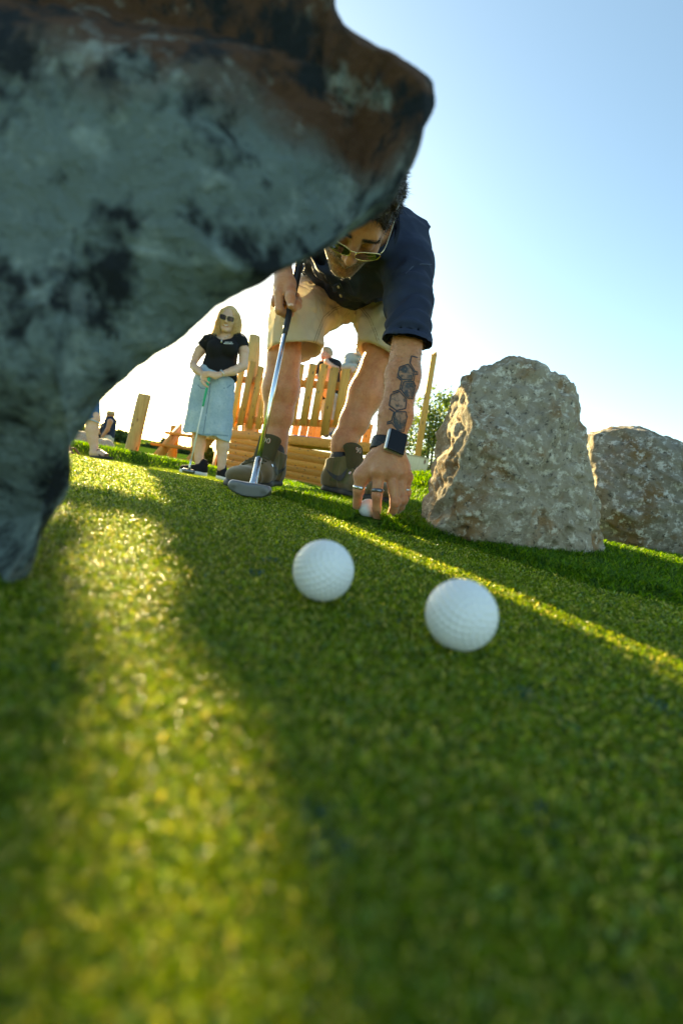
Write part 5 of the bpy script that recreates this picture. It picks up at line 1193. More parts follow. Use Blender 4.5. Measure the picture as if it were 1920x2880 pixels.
px_tree('willow_tree', 15, (1195, 1400), [(1175, 1225, 50, 75), (1225, 1180, 52, 80), (1265, 1165, 50, 70), (1150, 1275, 45, 60), (1230, 1275, 60, 70), (1210, 1130, 40, 40), (1110, 1260, 40, 60), (1310, 1230, 60, 90)], 7500, 0.07, [(0.10, 0.17, 0.04), (0.15, 0.22, 0.05), (0.20, 0.25, 0.07), (0.12, 0.19, 0.10)], 'airy green willow-like tree behind the stake and the tall boulder', 'tree', 51, droop=0.6)
px_tree('tree', 26, (215, 1270), [(215, 1215, 24, 30), (240, 1225, 16, 24), (190, 1230, 20, 26)], 2600, 0.12, G_YEL, 'yellow-green tree behind the bare leg in a sandal', 'tree', 52, 'trees beyond the far bank')
px_tree('tree', 34, (335, 1290), [(318, 1232, 14, 20), (334, 1228, 14, 20), (350, 1234, 13, 20), (365, 1245, 14, 18)], 4200, 0.14, G_DARK, 'dark green trees behind the man in the straw hat', 'tree', 53, 'trees beyond the far bank')
px_tree('shrub', 20, (335, 1290), [(322, 1258, 13, 10), (340, 1262, 14, 9)], 1800, 0.09, G_YEL, 'sunlit yellow-green shrub between the small rock and the log post', 'shrub', 54, 'shrubs beyond the far bank')
px_tree('tree', 36, (420, 1300), [(400, 1262, 16, 12), (425, 1260, 18, 14), (462, 1243, 9, 11), (450, 1262, 20, 14)], 3600, 0.14, G_DARK, 'hazy dark trees seen through the open wooden steps', 'tree', 55, 'trees beyond the far bank')
px_tree('tree', 32, (505, 1310), [(500, 1270, 24, 16), (530, 1280, 22, 18), (560, 1275, 22, 22)], 3600, 0.14, G_DARK, 'dark trees beyond the steps, left of the denim skirt hem', 'tree', 57, 'trees beyond the far bank')
px_tree('shrub', 10, (585, 1335), [(580, 1282, 20, 26), (598, 1300, 16, 26), (566, 1305, 16, 22)], 3600, 0.05, G_YEL + G_MID, 'sunlit shrub seen between the bare legs under the denim skirt', 'shrub', 56, 'shrubs beyond the far bank')
px_tree('tree', 30, (120, 1260), [(120, 1200, 40, 40), (60, 1190, 50, 50)], 3600, 0.14, G_MID, 'mid-green tree at the far left, mostly hidden by the overhanging boulder', 'tree', 58, 'trees beyond the far bank')

# unseen tree added behind the overhanging boulder, crown shaped to shade the green
SX = np.array([SUN_DIR[0], SUN_DIR[1], 0]); SX = SX / np.linalg.norm(SX); EX = np.array([-SX[1] * -1, SX[0] * -1, 0]); EX = np.array([math.cos(SUN_AZ), -math.sin(SUN_AZ), 0])
def sun_pt(l, Yg, s):
    # the point s metres up the sun ray that leaves the ground at sideways offset l and depth Yg
    q = EX * l; g = q + SX * ((Yg - q[1]) / SX[1]); return g + SX * s + np.array([0, 0, s * math.tan(SUN_EL)])
TS = 4.1
tb = W(30, 1245, 5.2); tb[2] = gz(tb[0], tb[1]); rt = random.Random(9); cl = []
def lobe(l, yg, ds=0.0, r=0.045, rz=0.055): cl.append((sun_pt(l + rt.uniform(-0.008, 0.008), yg, TS + ds + rt.uniform(-0.2, 0.25)), (r, r, rz)))
for yg in np.arange(-0.4, 2.0, 0.16):
    l0 = float(np.interp(yg, [-0.4, 0.15, 0.5, 1.0, 1.8], [0.085, 0.088, 0.115, 0.125, 0.16]))
    for l in (l0, 0.15, 0.20, 0.25, 0.30) + ((0.35, 0.39) if yg > 1.0 else ()): lobe(l, yg)
for l in (-0.10, -0.06, -0.02, 0.02, 0.06): lobe(l, 0.57, 0, 0.034, 0.026); lobe(l + 0.02, 0.62, 0, 0.034, 0.026)
for yg in np.arange(-0.4, 0.42, 0.14):
    l0 = float(np.interp(yg, [-0.4, 0.10, 0.18, 0.4], [-0.026, -0.028, -0.038, -0.056]))
    for l in (l0, l0 - 0.07, l0 - 0.14, l0 - 0.21): lobe(l, yg, 0, 0.040, 0.045)
for yg in np.arange(0.0, 1.1, 0.2):
    lobe(0.585, yg, 2.4, 0.034, 0.07)
fork = W(120, 760, 4.9)
lm = [([tb, tb + np.array([0.05, -0.05, 0.8]), W(70, 960, 5.1), fork, sun_pt(-0.12, -0.3, TS)], 0.05, 0.015), ([fork, sun_pt(-0.1, -0.6, TS), sun_pt(0.2, -0.4, TS), sun_pt(0.2, 0.6, TS), sun_pt(0.22, 1.6, TS)], 0.02, 0.006),
      ([sun_pt(0.2, -0.4, TS), sun_pt(0.45, -0.7, TS + 1.3), sun_pt(0.585, 0.0, TS + 2.4), sun_pt(0.585, 0.9, TS + 2.4)], 0.014, 0.005), ([sun_pt(-0.15, -0.2, TS), sun_pt(-0.06, 0.3, TS), sun_pt(0.0, 0.6, TS)], 0.008, 0.004)]
tree('tree', tb, lm, cl, 64000, 0.018, G_MID, 'unseen leafy tree added behind the overhanging boulder to shade the near green', 'tree', 59, group='trees beyond the far bank', spread=0.10)

# ================================================================== the other people
black_cloth = mat('black_jersey', (0.012, 0.012, 0.015), 0.85, spec=0.2, bump=[(40, 0.2, 0.004)])
denim_l = mat('light_denim', (0.30, 0.40, 0.50), 0.85, spec=0.2, noise=[(7, (0.42, 0.52, 0.60), 5, 0.42, 0.66), (60, (0.22, 0.31, 0.41), 3, 0.55, 0.75)], bump=[(600, 0.3, 0.001)])
denim_d = mat('blue_denim', (0.06, 0.13, 0.26), 0.85, spec=0.2, noise=(12, (0.10, 0.19, 0.34), 4, 0.45, 0.65))
blond = mat('hair_blond', (0.92, 0.72, 0.40), 0.4, spec=0.5, noise=[(60, (0.74, 0.52, 0.22), 3, 0.45, 0.65)], trans=0.4)
grey_hair = mat('hair_grey', (0.50, 0.42, 0.30), 0.5, noise=(40, (0.35, 0.29, 0.20), 3, 0.4, 0.6), trans=0.3)
green_grip = mat('green_grip', (0.0, 0.34, 0.17), 0.45)
white_sh = mat('white_shaft', (0.72, 0.75, 0.78), 0.3)
straw = mat('straw', (0.55, 0.38, 0.16), 0.8, noise=(120, (0.42, 0.28, 0.11), 3, 0.4, 0.6), trans=0.2)
lens_v = mat('lens_violet', (0.05, 0.035, 0.06), 0.08, spec=0.6)

def people_head(T_, M, O, sc, body, smile=False, female=False, beard=0.0, red=0.0, h=0.004):
    v = head_volume(h, female, smile, jaw=0.94 if female else 1.0, neck_r=0.046 if female else 0.055); V, F = v.mesh(); V = smooth_mesh(V, F, 1); x, y, z = V.T; c = np.ones((len(V), 3))
    lip = sstep(0.013, 0.009, np.abs(z + 0.0635)) * sstep(0.030, 0.024, np.abs(x)) * (y > 0.072); c *= 1 - lip[:, None] * np.array([0.25, 0.55, 0.5])
    if beard: c *= 1 - beard * (sstep(-0.03, -0.055, z) * sstep(-0.01, 0.02, y))[:, None]
    if red: c *= 1 - red * sstep(-0.02, 0.03, y)[:, None] * np.array([0.0, 0.4, 0.45])
    body.append((place(V * sc, M, O), F, c)); return v
def skirt_like(v, a, b, ra, rb, u, k=0.03): v.econe(a, b, ra, rb, u, k, flat=True)
def finish(T_, body, m):
    V, F = join([(a, b) for a, b, _ in body]); return T_.add('body', V, F, m, True, np.vstack([c for *_, c in body]))
def add_vol(body, v, it=1):
    V, F = v.mesh(); V = smooth_mesh(V, F, it); body.append((V, F, np.ones((len(V), 3)))); return V, F
XR = np.array([1.0, 0, 0])

# ------------------------------------------------------------------ woman with the green-gripped putter
U = lambda x, y, Y=4.3: W(480 + x / 4.354, 840 + y / 4.354, Y)
wb = U(470, 2150); wb[2] = gz(wb[0], wb[1])
wom = Thing('person', wb, 'smiling blond woman in black t-shirt and long denim skirt holding a green-gripped putter', 'person'); body = []
MW = face_frame((0.10, -0.98, -0.14), (0.07, 0, 1)); WO = U(712, 262, 4.30); people_head(wom, MW, WO, 0.97, body, smile=True, female=True, h=0.003)
v = Vol(U(100, 2200) - (0.05, 0.5, 0.12), U(960, 400) + (0.12, 0.5, 0.1), 0.0075)
NKW = U(655, 470, 4.34); SR, SLf = U(478, 505, 4.33), U(862, 495, 4.33); ER, EL_ = U(258, 800, 4.30), U(888, 825, 4.30); HR, HLf = U(405, 965, 4.16), U(520, 945, 4.15)
v.cone(NKW, U(690, 380, 4.31), 0.048, 0.045, 0.02); v.cone(SR, SLf, 0.05, 0.05, 0.03); v.cone(U(650, 560, 4.36), U(590, 920, 4.36), 0.085, 0.085, 0.02)
v.chain([SR, U(360, 640, 4.33), ER], [0.046, 0.044, 0.037], 0.02); v.chain([ER, U(320, 870, 4.22), U(385, 920, 4.17)], [0.038, 0.036, 0.026], 0.02)
v.chain([SLf, U(895, 640, 4.33), EL_], [0.046, 0.046, 0.040], 0.02); v.chain([EL_, U(760, 890, 4.22), U(600, 930, 4.16)], [0.040, 0.036, 0.025], 0.02)
# hands folded over the grip
for k, (a, b) in enumerate((((545, 925), (400, 900)), ((545, 940), (385, 930)), ((545, 955), (390, 955)), ((540, 965), (405, 975)))): v.chain([U(*a, 4.13), U((a[0] + b[0]) / 2, a[1] - 25, 4.105), U(*b, 4.12)], [0.017, 0.012, 0.010], 0.008)
v.ell(U(545, 935, 4.14), (0.05, 0.025, 0.03), 0.02)
for (a, b, c2) in (((395, 960), (405, 1040), (455, 1080)), ((410, 950), (440, 1000), (470, 1030)), ((390, 950), (385, 1010), (430, 1060))): v.chain([U(*a, 4.15), U(*b, 4.12), U(*c2, 4.115)], [0.018, 0.012, 0.010], 0.008)
HPR, HPL = U(470, 1080, 4.36), U(620, 1090, 4.36)
v.cone(HPR, U(385, 1500, 4.33), 0.085, 0.065, 0.03); v.cone(HPL, U(640, 1520, 4.33), 0.085, 0.065, 0.03)
v.chain([U(380, 1500, 4.33), U(352, 1720, 4.34), U(350, 1800, 4.35), U(350, 1960, 4.34), U(350, 2060, 4.33)], [0.062, 0.054, 0.057, 0.038, 0.036], 0.02)
v.chain([U(640, 1520, 4.33), U(635, 1720, 4.34), U(635, 1810, 4.35), U(628, 1970, 4.34), U(622, 2080, 4.33)], [0.062, 0.057, 0.060, 0.040, 0.038], 0.02)
bV, bF = add_vol(body, v); finish(wom, body, skin_fair)
# hair
v = Vol((-0.16, -0.16, -0.30), (0.16, 0.14, 0.17), 0.005)
v.ell((0, -0.015, 0.040), (0.082, 0.103, 0.092), 0.02)
for s in (-1, 1):
    v.chain([(s * 0.070, 0.005, 0.06), (s * 0.079, 0.018, -0.02), (s * 0.080, 0.010, -0.11), (s * (0.105 if s > 0 else 0.088), 0.02, -0.22)], [0.024, 0.020, 0.024, 0.012], 0.02)
    v.chain([(s * 0.05, -0.07, 0.03), (s * 0.06, -0.075, -0.10), (s * 0.075, -0.05, -0.22)], [0.05, 0.05, 0.035], 0.03)
v.disp(lambda P: 0.004 * fbm(P * (1, 1, 0.12), 70, 2, 5)); v.ell((0.004, 0.105, 0.0), (0.068, 0.088, 0.104), 0.008, cut=True); v.ell((0, 0.08, -0.13), (0.056, 0.085, 0.10), 0.01, cut=True)
V, F = v.mesh(); V = smooth_mesh(V, F, 1); hw = wom.add('hair', place(V * 0.97, MW, WO), F, blond)
P, N = on_surface(V, F, 9000, 61); D = np.column_stack([0.25 * N[:, 0], 0.2 * N[:, 1], -np.ones(len(N))]) + 0.12 * np.random.default_rng(1).normal(size=N.shape); D /= np.linalg.norm(D, axis=1, keepdims=True)
V2, F2 = strands(P + N * 0.002, N, D, 0.085, 0.0012, 62, 0.16, 2); props(wom.add('hair_strands', place(V2 * 0.97, MW, WO), F2, blond, True, parent=hw), kind='stuff')
glasses(wom, MW, WO, wl=0.030, hl=0.0215, y0=0.109, z0=0.0, tilt=0.05, wire=0.0012, lm=lens_v, square=4.0)
# teeth
a = np.linspace(-1, 1, 9); P = np.vstack([[(q * 0.021, 0.1035 - 0.015 * q * q, -0.0600 + 0.004 * q * q) for q in a], [(q * 0.019, 0.1035 - 0.015 * q * q, -0.0680 + 0.007 * q * q) for q in a]])
i = np.arange(8); wom.add('teeth', place(P * 0.97, MW, WO), np.stack([i, i + 1, i + 10, i + 9], -1), white_m)
# t-shirt
v = Vol(U(200, 1060) - (0.05, 0.35, 0.08), U(980, 420) + (0.1, 0.45, 0.08), 0.007)
v.econe(U(648, 560, 4.34), U(600, 860, 4.34), (0.150, 0.105), (0.148, 0.112), XR, 0.05); v.econe(U(600, 860, 4.34), U(585, 1010, 4.34), (0.150, 0.112), (0.178, 0.122), XR, 0.04)
for s, c in ((-1, (545, 610)), (1, (735, 605))): v.ell(U(*c, 4.245), (0.072, 0.062, 0.072), 0.05)
v.cone(SR + (0.01, 0, -0.01), SLf + (-0.01, 0, -0.01), 0.062, 0.062, 0.03); v.econe(SR, U(385, 600, 4.33), (0.062, 0.060), (0.057, 0.057), XR, 0.02, flat=True); v.econe(SLf, U(888, 595, 4.33), (0.062, 0.060), (0.058, 0.058), XR, 0.02, flat=True)
v.disp(lambda P: 0.004 * np.sin(P[:, 2] * 95 + 4 * fbm(P, 9, 2, 3)) * sstep(0.0, 0.1, 0.85 - P[:, 2]) + 0.004 * fbm(P, 12, 2, 7))
v.half(U(590, 985, 4.34), (0.1, -0.25, -1)); v.ell(U(660, 430, 4.27), (0.078, 0.10, 0.072), 0.004, cut=True)
V, F = v.mesh(); ts = wom.add('t_shirt', smooth_mesh(V, F, 1), F, black_cloth)
for (x0, x1, y0, hgt) in ((665, 755, 532, 9), (650, 760, 549, 10)):
    r_ = random.Random(y0); x = x0
    pp = []
    while x < x1:
        w_ = r_.uniform(5, 10); pp.append(ribbon(v, [(480 + x / 4.354, 840 + y0 / 4.354), (480 + (x + w_) / 4.354, 840 + (y0 + 1) / 4.354)], 3.9, 0.0075 * hgt / 10, 3, off=0.003)); x += w_ + r_.uniform(1.5, 3.5)
    V, F = join(pp); props(wom.add('chest_print', V, F, mat('print_white', (0.75, 0.78, 0.80), 0.7), False, parent=ts), kind='stuff')
ch = catmull([U(560, 470, 4.27), U(600, 490, 4.24), U(625, 500, 4.22), U(660, 490, 4.23), U(740, 440, 4.26)], 20); ch[:, 1] -= 0.02
wom.add('necklace', *tube(ch, 0.0016, 5), steel); wom.add('pendant', *tube([U(625, 500, 4.195), U(624, 540, 4.195)], [0.004, 0.009], 8), steel, parent=None)
bc, bd_ = U(628, 915, 4.17), norm(U(700, 905, 4.2) - U(600, 930, 4.16)); wom.add('bracelet_watch', *torus(bc, bd_, 0.030, 0.006, 24, 8), steel)
# skirt
v = Vol(U(60, 1760) - (0.05, 0.3, 0.06), U(860, 900) + (0.1, 0.4, 0.06), 0.008)
v.econe(U(552, 925, 4.34), U(540, 1020, 4.34), (0.166, 0.12), (0.186, 0.135), XR, 0.02); v.econe(U(540, 1020, 4.34), U(520, 1160, 4.34), (0.186, 0.135), (0.204, 0.15), XR, 0.02); v.econe(U(520, 1160, 4.34), U(422, 1690, 4.33), (0.204, 0.15), (0.228, 0.17), XR, 0.01, flat=True)
v.disp(lambda P: 0.010 * np.sin(P[:, 0] * 34 + 3 * fbm(P * (1, 1, 0.3), 4, 2, 9)) * sstep(0.9, 0.3, P[:, 2]) + 0.005 * fbm(P, 10, 2, 7))
sl_a, sl_b = U(470, 1120, 4.16), U(395, 1690, 4.14); v.cone(sl_a, sl_b, 0.006, 0.022, 0.03, cut=True)
v.econe(U(450, 1560, 4.33), U(415, 1760, 4.33), (0.195, 0.14), (0.215, 0.158), XR, 0.004, cut=True)
V, F = v.mesh(); sk = wom.add('skirt', smooth_mesh(V, F, 1), F, denim_l)
rb = ribbon(v, [(511.5, 1213), (540, 1221), (570, 1222), (600, 1222), (625, 1224), (642, 1226)], 3.8, 0.010, 6, off=0.002); props(wom.add('hem_stitching', *rb, mat('denim_seam', (0.16, 0.25, 0.34), 0.9), parent=sk), kind='stuff')
seam = mat('denim_dark_seam', (0.13, 0.20, 0.29), 0.9)
for pp_ in ([(592, 1075), (588, 1120), (580, 1165), (572, 1221)], [(560, 1066), (575, 1072), (592, 1075)], [(556, 1082), (566, 1092), (580, 1094)], [(628, 1092), (640, 1090), (650, 1082)]):
    props(wom.add('seam', *ribbon(v, pp_, 3.8, 0.007, 8, off=0.002), seam, parent=sk), kind='stuff')
# trainers
def small_shoe(T_, heel, toe, up, um, sm, h=0.07):
    d = norm((toe - heel) * (1, 1, 0)); s = np.array([d[1], -d[0], 0]); L = 0.26; c = (heel + toe) / 2; z0 = min(heel[2], toe[2])
    v = Vol(c - (0.2, 0.2, 0.03), c + (0.2, 0.2, 0.18), 0.005); a = c - d * 0.10; b = c + d * 0.10; a[2] = b[2] = z0 + 0.018
    v.econe(a, b, (0.040, 0.034), (0.048, 0.034), s, 0.02); v.half(c * (1, 1, 0) + np.array([0, 0, z0 + 0.002]), (0, 0, -1)); v.half(c * (1, 1, 0) + np.array([0, 0, z0 + 0.046]), (0, 0, 1)); V, F = v.mesh()
    root = T_.add('trainer', smooth_mesh(V, F, 1), F, sm)
    v = Vol(c - (0.2, 0.2, 0.03), c + (0.2, 0.2, 0.2), 0.005); a[2] = z0 + 0.05; b[2] = z0 + 0.040
    v.econe(a, b, (0.035, 0.030), (0.040, 0.022), s, 0.02); v.cone(a + d * 0.02 + (0, 0, 0.02), a + d * 0.015 + (0, 0, h), 0.040, 0.042, 0.03); v.cone(a + d * 0.03 + (0, 0, 0.03), b + (0, 0, 0.005), 0.034, 0.024, 0.03); v.half(c * (1, 1, 0) + np.array([0, 0, z0 + 0.028]), (0, 0, -1))
    V, F = v.mesh(); T_.add('upper', smooth_mesh(V, F, 1), F, um, parent=root)
    for q in range(4):
        p = a + d * (0.045 + 0.022 * q) + (0, 0, h * 0.75 - 0.014 * q); T_.add('lace', *tube(catmull([p - s * 0.03 - (0, 0, 0.012), p, p + s * 0.03 - (0, 0, 0.012)], 8), 0.0035, 6), um, parent=root)
    return root
small_shoe(wom, U(395, 2160, 4.34), U(160, 2135, 4.22), 0, black_cloth, white_m); small_shoe(wom, U(585, 2205, 4.38), U(740, 2250, 4.20), 0, black_cloth, white_m)
wp, hd2, hn2 = putter('putter', U(228, 2085, 4.14), U(474, 955, 4.12), 'white-shafted putter with green grip in the hands of the blond woman', green_grip, white_sh, steel, (1, 0, 0), 0.1, grip_len=0.27, rg=0.0135, rs=0.0068)
pc = U(218, 2112, 4.13); v = Vol(pc - 0.1, pc + 0.1, 0.004); v.rbox(pc, (0.055, 0.014, 0.017), None, 0.010, 0.004); v.cone(pc + (-0.04, 0.005, 0), pc + (0.04, 0.005, 0), 0.018, 0.018, 0.01); V, F = v.mesh(); wp.add('putter_head', smooth_mesh(V, F, 1), F, dark_steel)

# ------------------------------------------------------------------ bare leg in a flip-flop: a player bending away behind the boulder
S = lambda x, y, Y=5.0: W(180 + x / 4.61, 1120 + (y - 16) / 4.61, Y * 0.845)
sb0 = S(440, 770); sb0[2] = gz(sb0[0], sb0[1])
san = Thing('person', sb0, 'person in denim shorts and flip-flops, one bare leg showing under the overhanging boulder', 'person'); body = []
v = Vol(S(-700, 800) - (0.6, 0.5, 0.1), S(520, -560) + (0.2, 0.6, 0.2), 0.012)
KN, AN = S(365, 270), S(395, 655); v.chain([KN, S(368, 430), S(378, 550), AN, S(390, 720)], [0.055, 0.055, 0.043, 0.032, 0.034], 0.02)
v.chain([S(385, 735), S(470, 735, 4.95), S(560, 760, 4.92)], [0.036, 0.034, 0.022], 0.02)
for q in range(5): v.cone(S(520, 742 + q * 4, 4.96 - 0.02 * q), S(585 - 6 * q, 752 + q * 4, 4.95 - 0.022 * q), 0.014, 0.010, 0.004)
KN2, AN2 = S(30, 250, 5.15), S(20, 640, 5.15); v.chain([KN2, S(25, 420, 5.15), AN2, S(20, 730, 5.15)], [0.064, 0.062, 0.036, 0.036], 0.02); v.cone(S(20, 735, 5.15), S(110, 745, 5.10), 0.034, 0.022, 0.02)
H1_, H2_ = S(290, -120, 5.1), S(120, -120, 5.2); v.cone(KN, H1_, 0.066, 0.085, 0.03); v.cone(KN2, H2_, 0.066, 0.085, 0.03); v.cone(H1_, H2_, 0.1, 0.1, 0.04)
CHq = S(-300, -260, 5.1); v.cone((H1_ + H2_) / 2, CHq, 0.11, 0.13, 0.05); SH1, SH2 = CHq + (0, -0.16, 0), CHq + (0, 0.16, 0); v.cone(SH1, SH2, 0.06, 0.06, 0.04)
HDq = CHq + np.array([-0.26, 0, 0.02]); v.cone(CHq, HDq, 0.06, 0.055, 0.03)
for sh in (SH1, SH2): v.chain([sh, sh + (-0.10, 0, -0.28), CHq + (-0.22, 0, -0.52)], [0.05, 0.042, 0.03], 0.02)
add_vol(body, v); people_head(san, face_frame((-0.5, 0.05, -0.85)), HDq + np.array([-0.08, 0, -0.02]), 1.0, body, h=0.006); finish(san, body, skin_fair)
v = Vol(S(-700, 420) - (0.3, 0.5, 0.1), S(520, -560) + (0.2, 0.6, 0.2), 0.012)
v.cone(H1_, H2_, 0.125, 0.125, 0.05); v.econe(H1_, S(358, 322), (0.105, 0.105), (0.078, 0.085), XR, 0.04, flat=True); v.econe(H2_, S(32, 300, 5.15), (0.105, 0.105), (0.088, 0.09), XR, 0.04, flat=True); V, F = v.mesh(); sh_ = san.add('shorts', smooth_mesh(V, F, 1), F, denim_d)
san.add('rolled_hem', *torus(S(358, 325), norm(S(358, 325) - H1_), 1.0, 0.007, 26, 8, ell=(0.080, 0.087), u=XR), denim_l, parent=sh_)
v = Vol(CHq - (0.6, 0.5, 0.7), CHq + (0.6, 0.5, 0.5), 0.014); v.cone((H1_ + H2_) / 2, CHq, 0.14, 0.155, 0.05); v.cone(SH1, SH2, 0.085, 0.085, 0.04)
for sh in (SH1, SH2): v.cone(sh, sh + (-0.05, 0, -0.15), 0.07, 0.065, 0.02)
V, F = v.mesh(); san.add('t_shirt', V, F, mat('grey_jersey', (0.28, 0.29, 0.30), 0.85))
for hx, hy, YY in ((345, 775, 5.0), (0, 755, 5.15)):
    a, b = S(hx, hy, YY), S(hx + 275, hy + 22, YY - 0.08); d = norm(b - a); n = 14; t = np.linspace(0, 2 * np.pi, 28, endpoint=False); s_ = np.cross((0, 0, 1), d)
    P = [(a + b) / 2 + d * np.cos(q) * np.linalg.norm(b - a) * 0.52 + s_ * np.sin(q) * (0.045 + 0.008 * np.cos(q)) for q in t]; so = san.add('flip_flop', *prism(P, (0, 0, 1), 0.024), black_rub)
    m_ = a + (b - a) * 0.62 + np.array([0, 0, 0.012]); tp = a + (b - a) * 0.42 + np.array([0, 0, 0.062])
    san.add('strap', *tube(catmull([m_ - s_ * 0.04, tp - s_ * 0.03 , tp + s_ * 0.0 + (0, 0, 0.012), tp + s_ * 0.03, m_ + s_ * 0.04], 16), 0.009, 6), mat('brown_strap', (0.10, 0.055, 0.03), 0.6), parent=so)

# ------------------------------------------------------------------ man in the straw hat and his companion
Hh = lambda x, y, Y=12.5: W(180 + x / 4.61, 1120 + y / 4.61, Y)
hb = Hh(575, 760); hb[2] = gz(hb[0], hb[1]); hat = Thing('person', hb, 'bearded man in straw hat and dark vest standing behind the small grey rock', 'person'); body = []
v = Vol(hb - (0.8, 0.5, 0.05), Hh(700, 240) + (0.3, 0.6, 0.3), 0.018)
v.cone(Hh(612, 285), Hh(608, 255), 0.06, 0.055, 0.02); v.cone(Hh(600, 310), Hh(575, 480), 0.13, 0.14, 0.05); v.cone(Hh(600, 300, 12.3), Hh(622, 300, 12.7), 0.07, 0.07, 0.03)
v.chain([Hh(600, 310, 12.28), Hh(565, 410, 12.26), Hh(500, 495, 12.22)], [0.062, 0.05, 0.04], 0.03); v.chain([Hh(622, 310, 12.7), Hh(600, 420, 12.7), Hh(540, 490, 12.7)], [0.062, 0.05, 0.04], 0.03)
for yy in (12.38, 12.62): v.chain([Hh(570, 510, yy), Hh(570, 620, yy), np.array([hb[0], yy, hb[2] + 0.05])], [0.085, 0.065, 0.045], 0.03); v.cone(np.array([hb[0], yy, hb[2] + 0.04]), np.array([hb[0] - 0.15, yy, hb[2] + 0.035]), 0.045, 0.035, 0.02)
add_vol(body, v); MH2 = face_frame((-0.97, -0.22, -0.05)); HO2 = Hh(600, 238); people_head(hat, MH2, HO2, 1.0, body, beard=0.85, h=0.008); finish(hat, body, skin_tan)
v = Vol(hb - (0.6, 0.5, 0.05), Hh(700, 240) + (0.3, 0.6, 0.3), 0.018); v.econe(Hh(608, 300), Hh(572, 485), (0.14, 0.18), (0.165, 0.17), XR, 0.05); V, F = v.mesh(); hat.add('vest', V, F, navy)
v = Vol(hb - (0.6, 0.5, 0.05), Hh(700, 440) + (0.3, 0.6, 0.1), 0.018); v.cone(Hh(572, 500), Hh(568, 540), 0.155, 0.155, 0.03)
for yy in (12.38, 12.62): v.cone(Hh(570, 520, yy), Hh(566, 640, yy), 0.10, 0.09, 0.03)
V, F = v.mesh(); hat.add('shorts', V, F, khaki)
v = Vol((-0.2, -0.2, -0.05), (0.2, 0.2, 0.25), 0.01); v.econe((0, -0.01, 0.055), (0, -0.01, 0.15), (0.092, 0.108), (0.078, 0.092), XR, 0.01, flat=True); v.econe((0, 0, 0.050), (0, 0, 0.064), (0.145, 0.165), (0.145, 0.165), XR, 0.01, flat=True); v.ell((0, 0.0, -0.03), (0.09, 0.105, 0.10), 0.005, cut=True)
V, F = v.mesh(); hat.add('straw_hat', place(smooth_mesh(V, F, 1), MH2, HO2), F, straw)
cb = Hh(500, 700, 15); cb[2] = gz(cb[0], cb[1]); comp = Thing('person', cb, 'person in dark clothes raising a hand beside the man in the straw hat', 'person'); body = []
v = Vol(cb - (0.8, 0.5, 0.05), Hh(560, 330, 15) + (0.4, 0.5, 0.3), 0.02); v.cone(Hh(515, 430, 15), Hh(505, 520, 15), 0.12, 0.13, 0.04); v.cone(Hh(518, 420, 15), Hh(520, 395, 15), 0.06, 0.055, 0.02)
v.chain([Hh(500, 425, 14.85), Hh(468, 450, 14.8), Hh(455, 410, 14.8)], [0.055, 0.045, 0.04], 0.02)
for yy in (14.88, 15.12): v.chain([Hh(505, 520, yy), np.array([cb[0], yy, cb[2] + 0.05])], [0.09, 0.045], 0.03)
add_vol(body, v); people_head(comp, face_frame((-0.9, -0.4, 0)), Hh(520, 372, 15), 1.0, body, h=0.01); finish(comp, body, skin_tan)
v = Vol(cb - (0.6, 0.5, 0.05), Hh(560, 400, 15) + (0.4, 0.5, 0.1), 0.02); v.econe(Hh(515, 425, 15), Hh(505, 530, 15), (0.14, 0.18), (0.15, 0.17), XR, 0.05); v.cone(Hh(500, 425, 14.85), Hh(480, 442, 14.82), 0.07, 0.06, 0.03)
for yy in (14.88, 15.12): v.cone(Hh(505, 520, yy), np.array([cb[0], yy, cb[2] + 0.15]), 0.11, 0.075, 0.03)
V, F = v.mesh(); comp.add('clothes', V, F, black_cloth)
v = Vol((-0.12, -0.15, -0.05), (0.12, 0.12, 0.16), 0.012); v.ell((0, -0.015, 0.045), (0.085, 0.108, 0.095), 0.01); v.ell((0, 0.10, -0.01), (0.07, 0.07, 0.075), 0.01, cut=True); HC = v.mesh(); comp.add('hair', place(HC[0], face_frame((-0.9, -0.4, 0)), Hh(520, 372, 15)), HC[1], hair_dark)

# ------------------------------------------------------------------ two men leaning on the railing
Q = lambda x, y, b=0.42: WP(820 + x / 6.533, 960 + y / 6.533, b)
zf = WP(900, 1232, 0.3)[2]
qb = Q(680, 1700); qb[2] = zf; m1 = Thing('person', qb, 'grey-haired man in dark polo shirt resting his chin on his hand behind the pickets', 'person'); body = []
v = Vol(qb - (0.5, 0.6, 0.05), Q(900, 250) + (0.3, 0.5, 0.15), 0.012)
v.cone(Q(690, 330), Q(660, 300), 0.058, 0.055, 0.02); v.cone(Q(690, 480), Q(690, 1000), 0.14, 0.15, 0.05); v.cone(Q(560, 440), Q(820, 430), 0.07, 0.07, 0.04)
v.chain([Q(830, 440), Q(830, 520, 0.25), Q(700, 440, 0.13), Q(650, 390, 0.12)], [0.06, 0.05, 0.045, 0.035], 0.02); v.ell(Q(640, 375, 0.12), (0.045, 0.04, 0.055), 0.02)
for q in range(4): v.chain([Q(620 + q * 12, 335, 0.10), Q(605 + q * 14, 370, 0.075), Q(612 + q * 14, 410, 0.085)], [0.013, 0.013, 0.011], 0.004)
v.chain([Q(550, 450), Q(480, 640), Q(455, 660, 0.2)], [0.06, 0.05, 0.035], 0.02)
for dx in (-55, 55): v.chain([Q(690 + dx, 1050), Q(690 + dx, 1400), Q(690 + dx, 1680)], [0.095, 0.065, 0.045], 0.03)
add_vol(body, v); MQ = face_frame((-0.45, -0.85, -0.15), (0.12, 0, 1)); QO = Q(640, 262, 0.36); people_head(m1, MQ, QO, 1.02, body, red=1.0, h=0.006); finish(m1, body, skin_fair)
